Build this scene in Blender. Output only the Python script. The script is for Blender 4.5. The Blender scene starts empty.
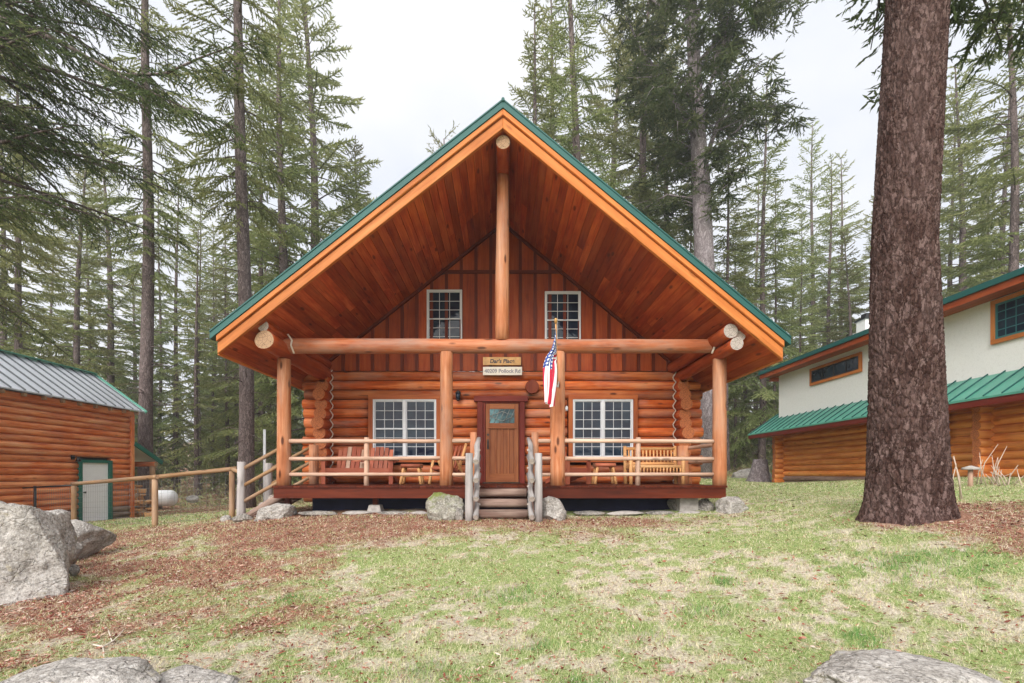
import bpy, bmesh, math, random
import numpy as np
from mathutils import Vector, Matrix, noise as mnoise
random.seed(7)
PI = math.pi
sc = bpy.context.scene
COL = sc.collection
F_ = 484.0; CX = 503.0; HY = 474.0          # focal length and principal point, in pixels; camera at the origin looks along +Y

def P(px, py, d):
    return Vector(((px-CX)*d/F_, d, (HY-py)*d/F_))

# ------------------------------------------------------------------ terrain
_ctrl = np.array([
 (0,0,-1.45),(-3,2,-1.45),(3,2,-1.42),(0,3.4,-1.45),(-3.3,3.2,-1.44),(3.3,3.2,-1.40),(0,6,-1.20),(-3,6,-1.30),(2.6,6,-1.08),
 (0,9,-.855),(-4,9,-.88),(4,9,-.82),(0,10.5,-.76),(4.4,10.5,-.70),(-4.4,10.5,-.82),(0,20,-.75),(4.6,20,-.55),(-4.6,20,-.95),
 (-5.6,10.2,-.97),(-7.8,10.9,-1.17),(-5.4,5.5,-1.40),(-6.9,8,-1.33),(-11.9,13.4,-1.38),(-14.1,16.7,-1.65),(-14.1,18.3,-1.74),(-16.7,24,-1.62),
 (-12,8,-1.55),(-10,3,-1.55),(-20,12,-1.7),(-10,24,-1.5),(-3,30,-1.2),(-14,40,-1.5),(5.5,6.0,-.52),(6.2,7,-.45),(7.6,4.5,-.80),(7.8,8,-.40),
 (10.5,11,-.16),(11.5,15,-.2),(12,21,-.42),(9,21,-.30),(12,26,-.05),(8,26,-.15),(6.5,14,-.45),(16,8,.1),(18,26,.3),(10,6,-.35),(9,2,-1.1),
 (-25,-10,-1.6),(0,-14,-1.5),(20,-8,-1.2),(40,12,.3),(-40,15,-1.8),(-35,45,-1.7),(0,50,-1.1),(38,45,.4),(6,36,-.6)],float)
def _U(r2):
    return 0.5*r2*np.log(r2+1e-9)
def _tps():
    n=len(_ctrl); A=np.zeros((n+3,n+3)); X=_ctrl[:,:2]
    d2=((X[:,None]-X[None])**2).sum(2); A[:n,:n]=_U(d2)+np.eye(n)*2.0
    A[:n,n]=1; A[:n,n+1:]=X; A[n,:n]=1; A[n+1:,:n]=X.T
    b=np.zeros(n+3); b[:n]=_ctrl[:,2]
    return np.linalg.solve(A,b)
_w=_tps()
def sst(a,b,x):
    t=np.clip((x-a)/(b-a),0,1); return t*t*(3-2*t)
def hz(x,y):
    x=np.asarray(x,float); y=np.asarray(y,float)
    sh=x.shape; x=x.ravel(); y=y.ravel(); out=np.empty(len(x))
    for i in range(0,len(x),40000):
        a=x[i:i+40000]; b=y[i:i+40000]
        d2=(a[:,None]-_ctrl[None,:,0])**2+(b[:,None]-_ctrl[None,:,1])**2
        out[i:i+40000]=_U(d2)@_w[:-3]+_w[-3]+_w[-2]*a+_w[-1]*b
    r=np.hypot(x,y-15); far=-1.0+0.012*np.clip(x,-60,60)
    k=sst(28,55,r); out=out*(1-k)+far*k
    out+=14*sst(60,230,y)+5*sst(70,230,np.abs(x))
    return out.reshape(sh)
def gz(x,y): return float(hz(np.array([x]),np.array([y]))[0])
def vnoise(x,y,s,seed):
    x=np.asarray(x)*s+seed*17.3; y=np.asarray(y)*s+seed*9.1
    xi=np.floor(x).astype(np.int64); yi=np.floor(y).astype(np.int64); fx=x-xi; fy=y-yi
    fx=fx*fx*(3-2*fx); fy=fy*fy*(3-2*fy)
    def h(a,b):
        n=(a*374761393+b*668265263+seed*1442695)&0xffffffff
        n=((n^(n>>13))*1274126177)&0xffffffff
        return ((n^(n>>16))&0xffff)/65535.0
    return (h(xi,yi)*(1-fx)+h(xi+1,yi)*fx)*(1-fy)+(h(xi,yi+1)*(1-fx)+h(xi+1,yi+1)*fx)*fy
def fbm(x,y,s,seed):
    return (vnoise(x,y,s,seed)*.5+vnoise(x,y,s*2.1,seed+1)*.28+vnoise(x,y,s*4.3,seed+2)*.22)
def litter_mask(x,y):
    n=fbm(x,y,.55,3)-.5
    m=sst(.2,3.8,-x+ .35*y-2.0+5.0*n)*sst(2.0,4.0,y+n*4)*.95
    m=m*(.45+.62*sst(.34,.62,fbm(x,y,2.2,13)))
    m=np.maximum(m,.75*sst(1.9,.3,np.abs(y-8.9)+2.5*n+np.maximum(0,x-1)*.35))
    m=np.maximum(m,.85*sst(2.0,.5,np.hypot((x-6.6)*.75,(y-5.9)*1.15)+1.6*n))
    m=np.maximum(m,.6*sst(14,20,y)*sst(.45,.62,fbm(x,y,.2,9)))
    m=m*(1-.9*np.exp(-((y-12.8)/1.6)**2)*sst(-4.8,-6,x))*(1-.6*np.exp(-((y-19)/2.0)**2)*sst(-5,-7,x))
    return np.clip(m,0,1)
def green_mask(x,y):
    m=.22+sst(.34,.72,fbm(x,y,1.3,21))*.45+.75*sst(.40,.72,fbm(x,y,6.5,33))
    m=m+.45*sst(4,9,x)*sst(5,9,y)+.9*np.exp(-((y-12.8)/1.9)**2)*sst(-4.8,-6,x)+.8*np.exp(-((y-19)/2.2)**2)*sst(-5,-7,x)
    return np.clip(m,0,1)

# ------------------------------------------------------------------ materials
def newmat(name):
    m=bpy.data.materials.new(name); m.use_nodes=True; nt=m.node_tree; nt.nodes.clear()
    o=nt.nodes.new('ShaderNodeOutputMaterial'); b=nt.nodes.new('ShaderNodeBsdfPrincipled')
    nt.links.new(b.outputs[0],o.inputs[0]); return m,nt,b,o
def N(nt,t,**k):
    n=nt.nodes.new(t)
    for a,v in k.items():
        if a in n.inputs: n.inputs[a].default_value=v
        else: setattr(n,a,v)
    return n
def L(nt,a,b): nt.links.new(a,b)
def ramp(nt,fac,stops,interp='LINEAR'):
    r=nt.nodes.new('ShaderNodeValToRGB'); r.color_ramp.interpolation=interp
    e=r.color_ramp.elements
    while len(e)<len(stops): e.new(.5)
    for i,(p,c) in enumerate(stops): e[i].position=p; e[i].color=(c[0],c[1],c[2],1)
    L(nt,fac,r.inputs[0]); return r.outputs[0]
def mix(nt,fac,a,b,mode='MIX'):
    m=nt.nodes.new('ShaderNodeMix'); m.data_type='RGBA'; m.blend_type=mode
    for s,v in ((m.inputs[0],fac),(m.inputs[6],a),(m.inputs[7],b)):
        if hasattr(v,'links'): L(nt,v,s)
        elif isinstance(v,(int,float)): s.default_value=v
        else: s.default_value=(v[0],v[1],v[2],1)
    return m.outputs[2]
def math_(nt,op,a,b=0.0,c=None,clamp=False):
    m=nt.nodes.new('ShaderNodeMath'); m.operation=op; m.use_clamp=clamp
    for i,v in enumerate((a,b) if c is None else (a,b,c)):
        if hasattr(v,'links'): L(nt,v,m.inputs[i])
        else: m.inputs[i].default_value=v
    return m.outputs[0]
def attr(nt,name,out='Fac'):
    a=nt.nodes.new('ShaderNodeAttribute'); a.attribute_name=name; return a.outputs[out]
def mapping(nt,vec,scale):
    m=nt.nodes.new('ShaderNodeMapping'); L(nt,vec,m.inputs[0]); m.inputs['Scale'].default_value=scale; return m.outputs[0]
def noise(nt,vec,scale,detail=4,rough=.55,out='Fac'):
    n=nt.nodes.new('ShaderNodeTexNoise'); n.inputs['Scale'].default_value=scale; n.inputs['Detail'].default_value=detail
    n.inputs['Roughness'].default_value=rough; L(nt,vec,n.inputs['Vector']); return n.outputs[out]
def voro(nt,vec,scale,feature='F1',out='Distance'):
    n=nt.nodes.new('ShaderNodeTexVoronoi'); n.feature=feature; n.inputs['Scale'].default_value=scale
    L(nt,vec,n.inputs['Vector']); return n.outputs[out]
def bump(nt,b,h,strength=.4,dist=.01):
    n=nt.nodes.new('ShaderNodeBump'); n.inputs['Strength'].default_value=strength; n.inputs['Distance'].default_value=dist
    L(nt,h,n.inputs['Height']); L(nt,n.outputs[0],b.inputs['Normal'])

def wood(name,dark,mid,light,rough=.55,knots=.6,tone=.35,gs=1.0,planks=0,grey=0.0):
    """grain runs along U (metres); V runs across; 'rnd' is a number per piece"""
    m,nt,b,o=newmat(name)
    uv=attr(nt,'grain','Vector'); r=attr(nt,'rnd')
    sep=N(nt,'ShaderNodeSeparateXYZ'); L(nt,uv,sep.inputs[0])
    cmb=N(nt,'ShaderNodeCombineXYZ'); L(nt,sep.outputs[0],cmb.inputs[0]); L(nt,sep.outputs[1],cmb.inputs[1])
    L(nt,math_(nt,'MULTIPLY',r,37.0),cmb.inputs[2]); v=cmb.outputs[0]
    g1=noise(nt,mapping(nt,v,(1.6*gs,22*gs,1)),1.0,5,.6)
    g2=noise(nt,mapping(nt,v,(.5*gs,5*gs,1)),1.0,3,.5)
    patch=noise(nt,mapping(nt,v,(1.1,1.4,1)),1.0,3,.6)
    fac=math_(nt,'ADD',math_(nt,'MULTIPLY',g1,.5),math_(nt,'MULTIPLY',g2,.5))
    c=ramp(nt,fac,[(.30,dark),(.50,mid),(.70,light)])
    c=mix(nt,math_(nt,'MULTIPLY',ramp(nt,patch,[(.42,(0,0,0)),(.7,(1,1,1))]),.45),c,light)
    if knots:
        kd=voro(nt,mapping(nt,v,(1.5,4.5,1)),1.0)
        kf=ramp(nt,kd,[(.0,(1,1,1)),(.09,(1,1,1)),(.17,(0,0,0))])
        c=mix(nt,math_(nt,'MULTIPLY',kf,knots),c,tuple(x*.45 for x in dark))
    if grey:
        gf=ramp(nt,noise(nt,mapping(nt,v,(.8,2.5,1)),1.0,4,.65),[(.45,(0,0,0)),(.68,(1,1,1))])
        c=mix(nt,math_(nt,'MULTIPLY',gf,grey),c,(.36,.27,.22))
    ck=noise(nt,mapping(nt,v,(.9,34,1)),1.0,2,.5)
    c=mix(nt,math_(nt,'MULTIPLY',ramp(nt,ck,[(.27,(1,1,1)),(.31,(0,0,0))]),.65),c,tuple(x*.35 for x in dark))
    tn=math_(nt,'ADD',math_(nt,'MULTIPLY',r,tone),1-tone*.5)
    cc=N(nt,'ShaderNodeCombineColor'); [L(nt,tn,cc.inputs[i]) for i in range(3)]
    c=mix(nt,1.0,c,cc.outputs[0],'MULTIPLY')
    L(nt,c,b.inputs['Base Color']); b.inputs['Roughness'].default_value=rough
    b.inputs['Specular IOR Level'].default_value=.18
    bump(nt,b,fac,.6,.008)
    return m
def endgrain(name,base,ring):
    m,nt,b,o=newmat(name); uv=attr(nt,'grain','Vector')
    n=noise(nt,mapping(nt,uv,(6,6,6)),1.0,3)
    ln=N(nt,'ShaderNodeVectorMath',operation='LENGTH'); L(nt,uv,ln.inputs[0])
    s=math_(nt,'SINE',math_(nt,'ADD',math_(nt,'MULTIPLY',ln.outputs['Value'],230.0),math_(nt,'MULTIPLY',n,9.0)))
    c=mix(nt,math_(nt,'MULTIPLY_ADD',s,.25,.35),base,ring)
    cr=voro(nt,mapping(nt,uv,(14,14,14)),1.0,'DISTANCE_TO_EDGE')
    c=mix(nt,ramp(nt,cr,[(0,(1,1,1)),(.05,(0,0,0))]),c,tuple(x*.4 for x in ring))
    L(nt,c,b.inputs['Base Color']); b.inputs['Roughness'].default_value=.8; return m
def plain(name,c,rough=.5,metal=0,var=.12,scale=6,spec=.5,bmp=0,dirt=None):
    m,nt,b,o=newmat(name); tc=N(nt,'ShaderNodeTexCoord')
    n=noise(nt,tc.outputs['Object'],scale,5,.6)
    k=ramp(nt,n,[(.3,tuple(x*(1-var) for x in c)),(.7,tuple(min(1,x*(1+var)) for x in c))])
    if dirt:
        d=ramp(nt,noise(nt,tc.outputs['Object'],scale*.3,5,.7),[(.5,(0,0,0)),(.75,(1,1,1))])
        k=mix(nt,math_(nt,'MULTIPLY',d,.5),k,dirt)
    L(nt,k,b.inputs['Base Color']); b.inputs['Roughness'].default_value=rough; b.inputs['Metallic'].default_value=metal
    b.inputs['Specular IOR Level'].default_value=spec
    if bmp: bump(nt,b,n,bmp,.01)
    return m
M={}
M['log']=wood('stained log',(.12,.018,.005),(.43,.078,.013),(.72,.26,.090),.5,.9,.8,1,grey=.40)
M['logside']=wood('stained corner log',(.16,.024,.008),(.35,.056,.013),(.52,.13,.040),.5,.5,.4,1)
M['gable']=wood('gable board',(.16,.025,.009),(.31,.052,.012),(.42,.10,.026),.5,.3,.45)
M['batten']=wood('dark batten',(.06,.010,.005),(.11,.019,.008),(.17,.034,.014),.5,.2,.3)
M['seamshade']=wood('log seam shade',(.020,.005,.003),(.035,.008,.004),(.06,.014,.007),.8,.0,.3)
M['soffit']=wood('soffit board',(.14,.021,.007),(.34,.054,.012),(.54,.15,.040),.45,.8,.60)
M['fascia']=wood('golden fascia',(.32,.085,.018),(.50,.155,.036),(.64,.25,.075),.5,.5,.3)
M['post']=wood('peeled post',(.22,.065,.026),(.42,.150,.062),(.64,.33,.19),.55,1.0,.3,grey=.45)
M['beam']=wood('beam log',(.20,.045,.016),(.40,.105,.036),(.60,.26,.14),.55,.9,.3,grey=.65)
M['rail']=wood('pale rail',(.28,.16,.11),(.46,.29,.21),(.64,.48,.38),.6,.6,.3)
M['deck']=wood('deck stain',(.03,.005,.002),(.07,.010,.003),(.12,.022,.007),.5,.2,.35)
M['door']=wood('door wood',(.14,.042,.016),(.27,.085,.032),(.36,.14,.055),.4,.1,.2)
M['trim']=wood('maroon trim',(.08,.012,.009),(.145,.020,.013),(.21,.036,.022),.5,.2,.2)
M['casing']=wood('brown casing',(.22,.05,.018),(.34,.085,.025),(.44,.14,.04),.5,.2,.2)
M['grey']=wood('weathered wood',(.10,.09,.09),(.25,.23,.225),(.46,.43,.42),.8,.6,.3)
M['step']=wood('step log',(.06,.035,.028),(.17,.10,.08),(.32,.23,.19),.7,.5,.4,grey=.6)
M['shed']=wood('shed log siding',(.30,.050,.012),(.60,.145,.034),(.86,.42,.20),.5,.4,.35,grey=.25)
M['rlog']=wood('neighbour log',(.34,.085,.020),(.60,.195,.045),(.78,.35,.11),.5,.5,.35)
M['fence']=wood('fence wood',(.15,.080,.038),(.28,.155,.072),(.44,.29,.17),.7,.7,.3,grey=.5)
M['red']=wood('red furniture',(.20,.045,.028),(.34,.085,.048),(.46,.16,.09),.5,.3,.5)
M['yel']=wood('varnished log furniture',(.46,.20,.07),(.62,.31,.12),(.72,.44,.22),.45,.5,.3)
M['firewood']=wood('split firewood',(.40,.16,.06),(.58,.29,.12),(.72,.46,.24),.8,.4,.7)
M['end']=endgrain('end grain',(.42,.27,.16),(.24,.13,.07))
M['endgrey']=endgrain('weathered end grain',(.48,.42,.38),(.30,.25,.22))
M['endred']=endgrain('stained end grain',(.52,.17,.055),(.30,.07,.025))
M['white']=plain('white vinyl',(.66,.68,.72),.35,var=.03)
M['chink']=plain('chinking',(.62,.55,.47),.8,var=.1)
M['teal']=plain('green roof metal',(.008,.085,.078),.6,var=.12,scale=1.2,bmp=.05)
M['teal2']=plain('neighbour roof metal',(.09,.30,.225),.4,var=.15,scale=2)
M['greymetal']=plain('grey roof metal',(.55,.57,.62),.35,metal=.25,var=.10,scale=1.5)
M['seam']=plain('roof seam metal',(.06,.07,.08),.5,var=.1)
M['greenpaint']=plain('green trim paint',(.010,.13,.095),.5,var=.08)
M['stucco']=plain('white stucco',(.82,.80,.78),.9,var=.04,scale=40,bmp=.4,dirt=(.66,.64,.61))
M['black']=plain('black metal',(.012,.012,.014),.4)
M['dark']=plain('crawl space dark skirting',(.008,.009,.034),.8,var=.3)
M['inside']=plain('dark backing board',(.03,.012,.008),.9)
M['brass']=plain('dark bronze',(.05,.04,.03),.35,metal=.8)
M['wdoor']=plain('white steel door',(.86,.87,.90),.45,var=.03)
M['concrete']=plain('concrete',(.34,.31,.29),.9,var=.25,scale=14,bmp=.4)
M['tank']=plain('white tank paint',(.80,.81,.83),.4,var=.05,dirt=(.5,.48,.44))
M['wire']=plain('galvanised wire',(.25,.27,.26),.5,metal=.5)
M['flagred']=plain('flag red',(.50,.010,.045),.8,var=.05)
M['flagwhite']=plain('flag white',(.82,.80,.82),.8,var=.02)
M['signgold']=plain('varnished sign board',(.55,.30,.10),.5,var=.25,scale=8)
M['signwhite']=plain('pale sign board',(.72,.66,.58),.6,var=.06,scale=8)
M['letter']=plain('dark lettering',(.05,.045,.05),.6)
M['letterg']=plain('grey lettering',(.26,.25,.27),.6)
M['tealglass']=plain('teal window paint',(.03,.16,.17),.4,var=.05)
M['disk']=wood('carved wood disk',(.10,.018,.010),(.18,.035,.016),(.25,.06,.025),.4,.2,.2)
def canton():
    m,nt,b,o=newmat('flag canton'); uv=attr(nt,'grain','Vector')
    s=N(nt,'ShaderNodeVectorMath',operation='FRACTION'); L(nt,mapping(nt,uv,(14,14,0)),s.inputs[0])
    d=N(nt,'ShaderNodeVectorMath',operation='DISTANCE'); L(nt,s.outputs[0],d.inputs[0]); d.inputs[1].default_value=(.5,.5,0)
    f=math_(nt,'LESS_THAN',d.outputs['Value'],.30)
    L(nt,mix(nt,f,(.015,.05,.26),(.8,.8,.82)),b.inputs['Base Color']); b.inputs['Roughness'].default_value=.8; return m
M['canton']=canton()
def glass(name,c=(.006,.010,.026),c2=(.018,.034,.055),rough=.05):
    m,nt,b,o=newmat(name); tc=N(nt,'ShaderNodeTexCoord')
    n=noise(nt,tc.outputs['Object'],2.2,4,.6)
    L(nt,ramp(nt,n,[(.4,c),(.62,c2)]),b.inputs['Base Color']); b.inputs['Roughness'].default_value=rough
    b.inputs['Specular IOR Level'].default_value=.34
    w=noise(nt,tc.outputs['Object'],2.2,3,.5); bump(nt,b,w,.25,.05); return m
M['glass']=glass('window glass')
M['doorglass']=glass('leaded door glass',(.01,.04,.05),(.12,.26,.29),.15)
def bark(name,dark,plate,light,sc_=1.0,bs=.8,bd=.03):
    m,nt,b,o=newmat(name); tc=N(nt,'ShaderNodeTexCoord'); p=tc.outputs['Object']
    wv=noise(nt,mapping(nt,p,(2,2,1)),3.5*sc_,5,.7,'Color')
    va=N(nt,'ShaderNodeVectorMath',operation='MULTIPLY_ADD'); L(nt,wv,va.inputs[0]); va.inputs[1].default_value=(.16/sc_,.16/sc_,.40/sc_); L(nt,p,va.inputs[2])
    mp=mapping(nt,va.outputs[0],(20*sc_,20*sc_,6.5*sc_))
    e=voro(nt,mp,1.0,'DISTANCE_TO_EDGE'); cc=voro(nt,mp,1.0,'F1','Color')
    fl=noise(nt,mapping(nt,va.outputs[0],(48*sc_,48*sc_,15*sc_)),1.0,6,.8)
    sp=N(nt,'ShaderNodeSeparateColor'); L(nt,cc,sp.inputs[0])
    t=math_(nt,'ADD',math_(nt,'MULTIPLY',sp.outputs[0],.45),math_(nt,'MULTIPLY_ADD',fl,1.5,-.45))
    c=ramp(nt,t,[(.18,dark),(.5,plate),(.92,light)])
    c=mix(nt,ramp(nt,e,[(.0,(1,1,1)),(.12,(0,0,0))]),c,tuple(x*.8 for x in dark))
    pt=ramp(nt,noise(nt,mapping(nt,p,(1,1,.35)),2.4*sc_,5,.7),[(.45,(0,0,0)),(.70,(1,1,1))])
    c=mix(nt,math_(nt,'MULTIPLY',pt,.25),c,light)
    L(nt,c,b.inputs['Base Color']); b.inputs['Roughness'].default_value=.95; b.inputs['Specular IOR Level'].default_value=.1
    bump(nt,b,math_(nt,'ADD',math_(nt,'MINIMUM',e,.2),math_(nt,'MULTIPLY',fl,.5)),bs,bd); return m
M['bigbark']=bark('furrowed fir bark',(.035,.016,.013),(.10,.058,.050),(.24,.165,.155),1.0,1.0,.03)
M['bark']=bark('grey brown bark',(.06,.045,.042),(.15,.115,.11),(.26,.21,.205),.8,.8,.04)
M['barkpale']=bark('pale grey bark',(.11,.09,.09),(.24,.20,.21),(.38,.34,.35),.8,.8,.04)
def foliage(name,cols,trans=.28):
    m=bpy.data.materials.new(name); m.use_nodes=True; nt=m.node_tree; nt.nodes.clear()
    o=nt.nodes.new('ShaderNodeOutputMaterial'); r=attr(nt,'rnd'); oi=N(nt,'ShaderNodeObjectInfo')
    c=ramp(nt,r,[(i/(len(cols)-1),k) for i,k in enumerate(cols)])
    hs=N(nt,'ShaderNodeHueSaturation'); L(nt,c,hs.inputs['Color'])
    L(nt,math_(nt,'MULTIPLY_ADD',oi.outputs['Random'],.30,.86),hs.inputs['Value'])
    L(nt,math_(nt,'MULTIPLY_ADD',oi.outputs['Random'],.03,.485),hs.inputs['Hue'])
    d=N(nt,'ShaderNodeBsdfDiffuse'); t=N(nt,'ShaderNodeBsdfTranslucent'); mx=N(nt,'ShaderNodeMixShader'); mx.inputs[0].default_value=trans
    L(nt,hs.outputs[0],d.inputs[0]); L(nt,hs.outputs[0],t.inputs[0]); L(nt,d.outputs[0],mx.inputs[1]); L(nt,t.outputs[0],mx.inputs[2])
    L(nt,mx.outputs[0],o.inputs[0]); return m
M['needle']=foliage('fir needles',[(.075,.105,.045),(.18,.22,.09),(.28,.31,.13),(.40,.40,.19)],.4)
M['needledark']=foliage('dark fir needles',[(.045,.062,.034),(.095,.125,.056),(.15,.18,.078),(.24,.24,.12)],.4)
M['needlelight']=foliage('light fir needles',[(.08,.11,.05),(.14,.17,.075),(.20,.22,.10),(.27,.26,.13)],.4)
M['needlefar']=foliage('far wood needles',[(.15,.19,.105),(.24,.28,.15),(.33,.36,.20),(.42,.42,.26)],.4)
M['grass']=foliage('lawn blades',[(.78,.70,.55),(.66,.60,.40),(.48,.50,.24),(.30,.41,.14),(.13,.28,.085)],.35)
M['litter']=foliage('needle litter',[(.07,.028,.020),(.24,.085,.050),(.42,.18,.11),(.54,.35,.25),(.74,.64,.54)],.1)
M['brush']=foliage('undergrowth',[(.20,.14,.10),(.32,.26,.18),(.26,.28,.13),(.36,.38,.20)],.3)
M['stalk']=plain('dead stalk',(.55,.44,.36),.9,var=.2)
def rockmat(name,base,dark,moss=0.0,seed=0):
    m,nt,b,o=newmat(name); tc=N(nt,'ShaderNodeTexCoord'); p=tc.outputs['Object']
    n=noise(nt,p,3.5,6,.7); s=noise(nt,p,34,4,.7); v=voro(nt,p,28)
    c=ramp(nt,n,[(.32,dark),(.58,base),(.75,tuple(min(1,x*1.25) for x in base))])
    c=mix(nt,math_(nt,'MULTIPLY',ramp(nt,s,[(.5,(0,0,0)),(.62,(1,1,1))]),.55),c,tuple(x*.42 for x in dark))
    c=mix(nt,math_(nt,'MULTIPLY',ramp(nt,s,[(.36,(1,1,1)),(.45,(0,0,0))]),.5),c,(.62,.61,.60))
    li=ramp(nt,noise(nt,p,5.5,5,.7),[(.60,(0,0,0)),(.68,(1,1,1))])
    c=mix(nt,math_(nt,'MULTIPLY',li,.45),c,(.30,.25,.13))
    if moss:
        ge=N(nt,'ShaderNodeNewGeometry'); sp=N(nt,'ShaderNodeSeparateXYZ'); L(nt,ge.outputs['Normal'],sp.inputs[0])
        mm=math_(nt,'MULTIPLY',ramp(nt,sp.outputs[2],[(.25,(0,0,0)),(.6,(1,1,1))]),ramp(nt,noise(nt,p,4,5,.7),[(.42,(0,0,0)),(.54,(1,1,1))]))
        c=mix(nt,math_(nt,'MULTIPLY',mm,moss),c,(.16,.19,.045))
    L(nt,c,b.inputs['Base Color']); b.inputs['Roughness'].default_value=.92; b.inputs['Specular IOR Level'].default_value=.2
    wv=noise(nt,p,2.5,4,.6,'Color'); va=N(nt,'ShaderNodeVectorMath',operation='MULTIPLY_ADD'); L(nt,wv,va.inputs[0]); va.inputs[1].default_value=(.7,.7,.7); L(nt,p,va.inputs[2])
    ck=math_(nt,'MINIMUM',voro(nt,mapping(nt,va.outputs[0],(1,1,1.7)),2.2,'DISTANCE_TO_EDGE'),.05)
    h=math_(nt,'ADD',math_(nt,'MULTIPLY_ADD',ck,4.0,n),math_(nt,'MULTIPLY',s,.45)); bump(nt,b,h,1.0,.05); return m
M['rock']=rockmat('granite',(.32,.29,.26),(.13,.12,.11))
M['rockmoss']=rockmat('mossy granite',(.40,.38,.33),(.18,.17,.14),.95)
M['rocklight']=rockmat('pale granite',(.47,.44,.41),(.22,.20,.18))
def groundmat():
    m,nt,b,o=newmat('yard ground'); tc=N(nt,'ShaderNodeTexCoord'); p=tc.outputs['Object']
    li=attr(nt,'litter'); gr=attr(nt,'green')
    hi=noise(nt,p,9,6,.75); fine=noise(nt,p,38,6,.85)
    straw=ramp(nt,fine,[(.32,(.16,.13,.08)),(.5,(.52,.46,.36)),(.68,(.80,.74,.64))])
    green=ramp(nt,fine,[(.32,(.07,.11,.03)),(.5,(.27,.34,.12)),(.68,(.54,.56,.30))])
    brown=ramp(nt,fine,[(.30,(.08,.034,.022)),(.5,(.30,.145,.095)),(.70,(.60,.43,.32))])
    g=math_(nt,'ADD',gr,math_(nt,'MULTIPLY_ADD',hi,1.3,-.65),clamp=True)
    c=mix(nt,ramp(nt,g,[(.30,(0,0,0)),(.7,(1,1,1))]),straw,green)
    l=math_(nt,'ADD',li,math_(nt,'MULTIPLY_ADD',hi,1.2,-.6),clamp=True)
    c=mix(nt,ramp(nt,l,[(.28,(0,0,0)),(.72,(1,1,1))]),c,brown)
    L(nt,c,b.inputs['Base Color']); b.inputs['Roughness'].default_value=.95; b.inputs['Specular IOR Level'].default_value=.1
    bump(nt,b,math_(nt,'ADD',fine,hi),.8,.03); return m
M['ground']=groundmat()

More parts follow.
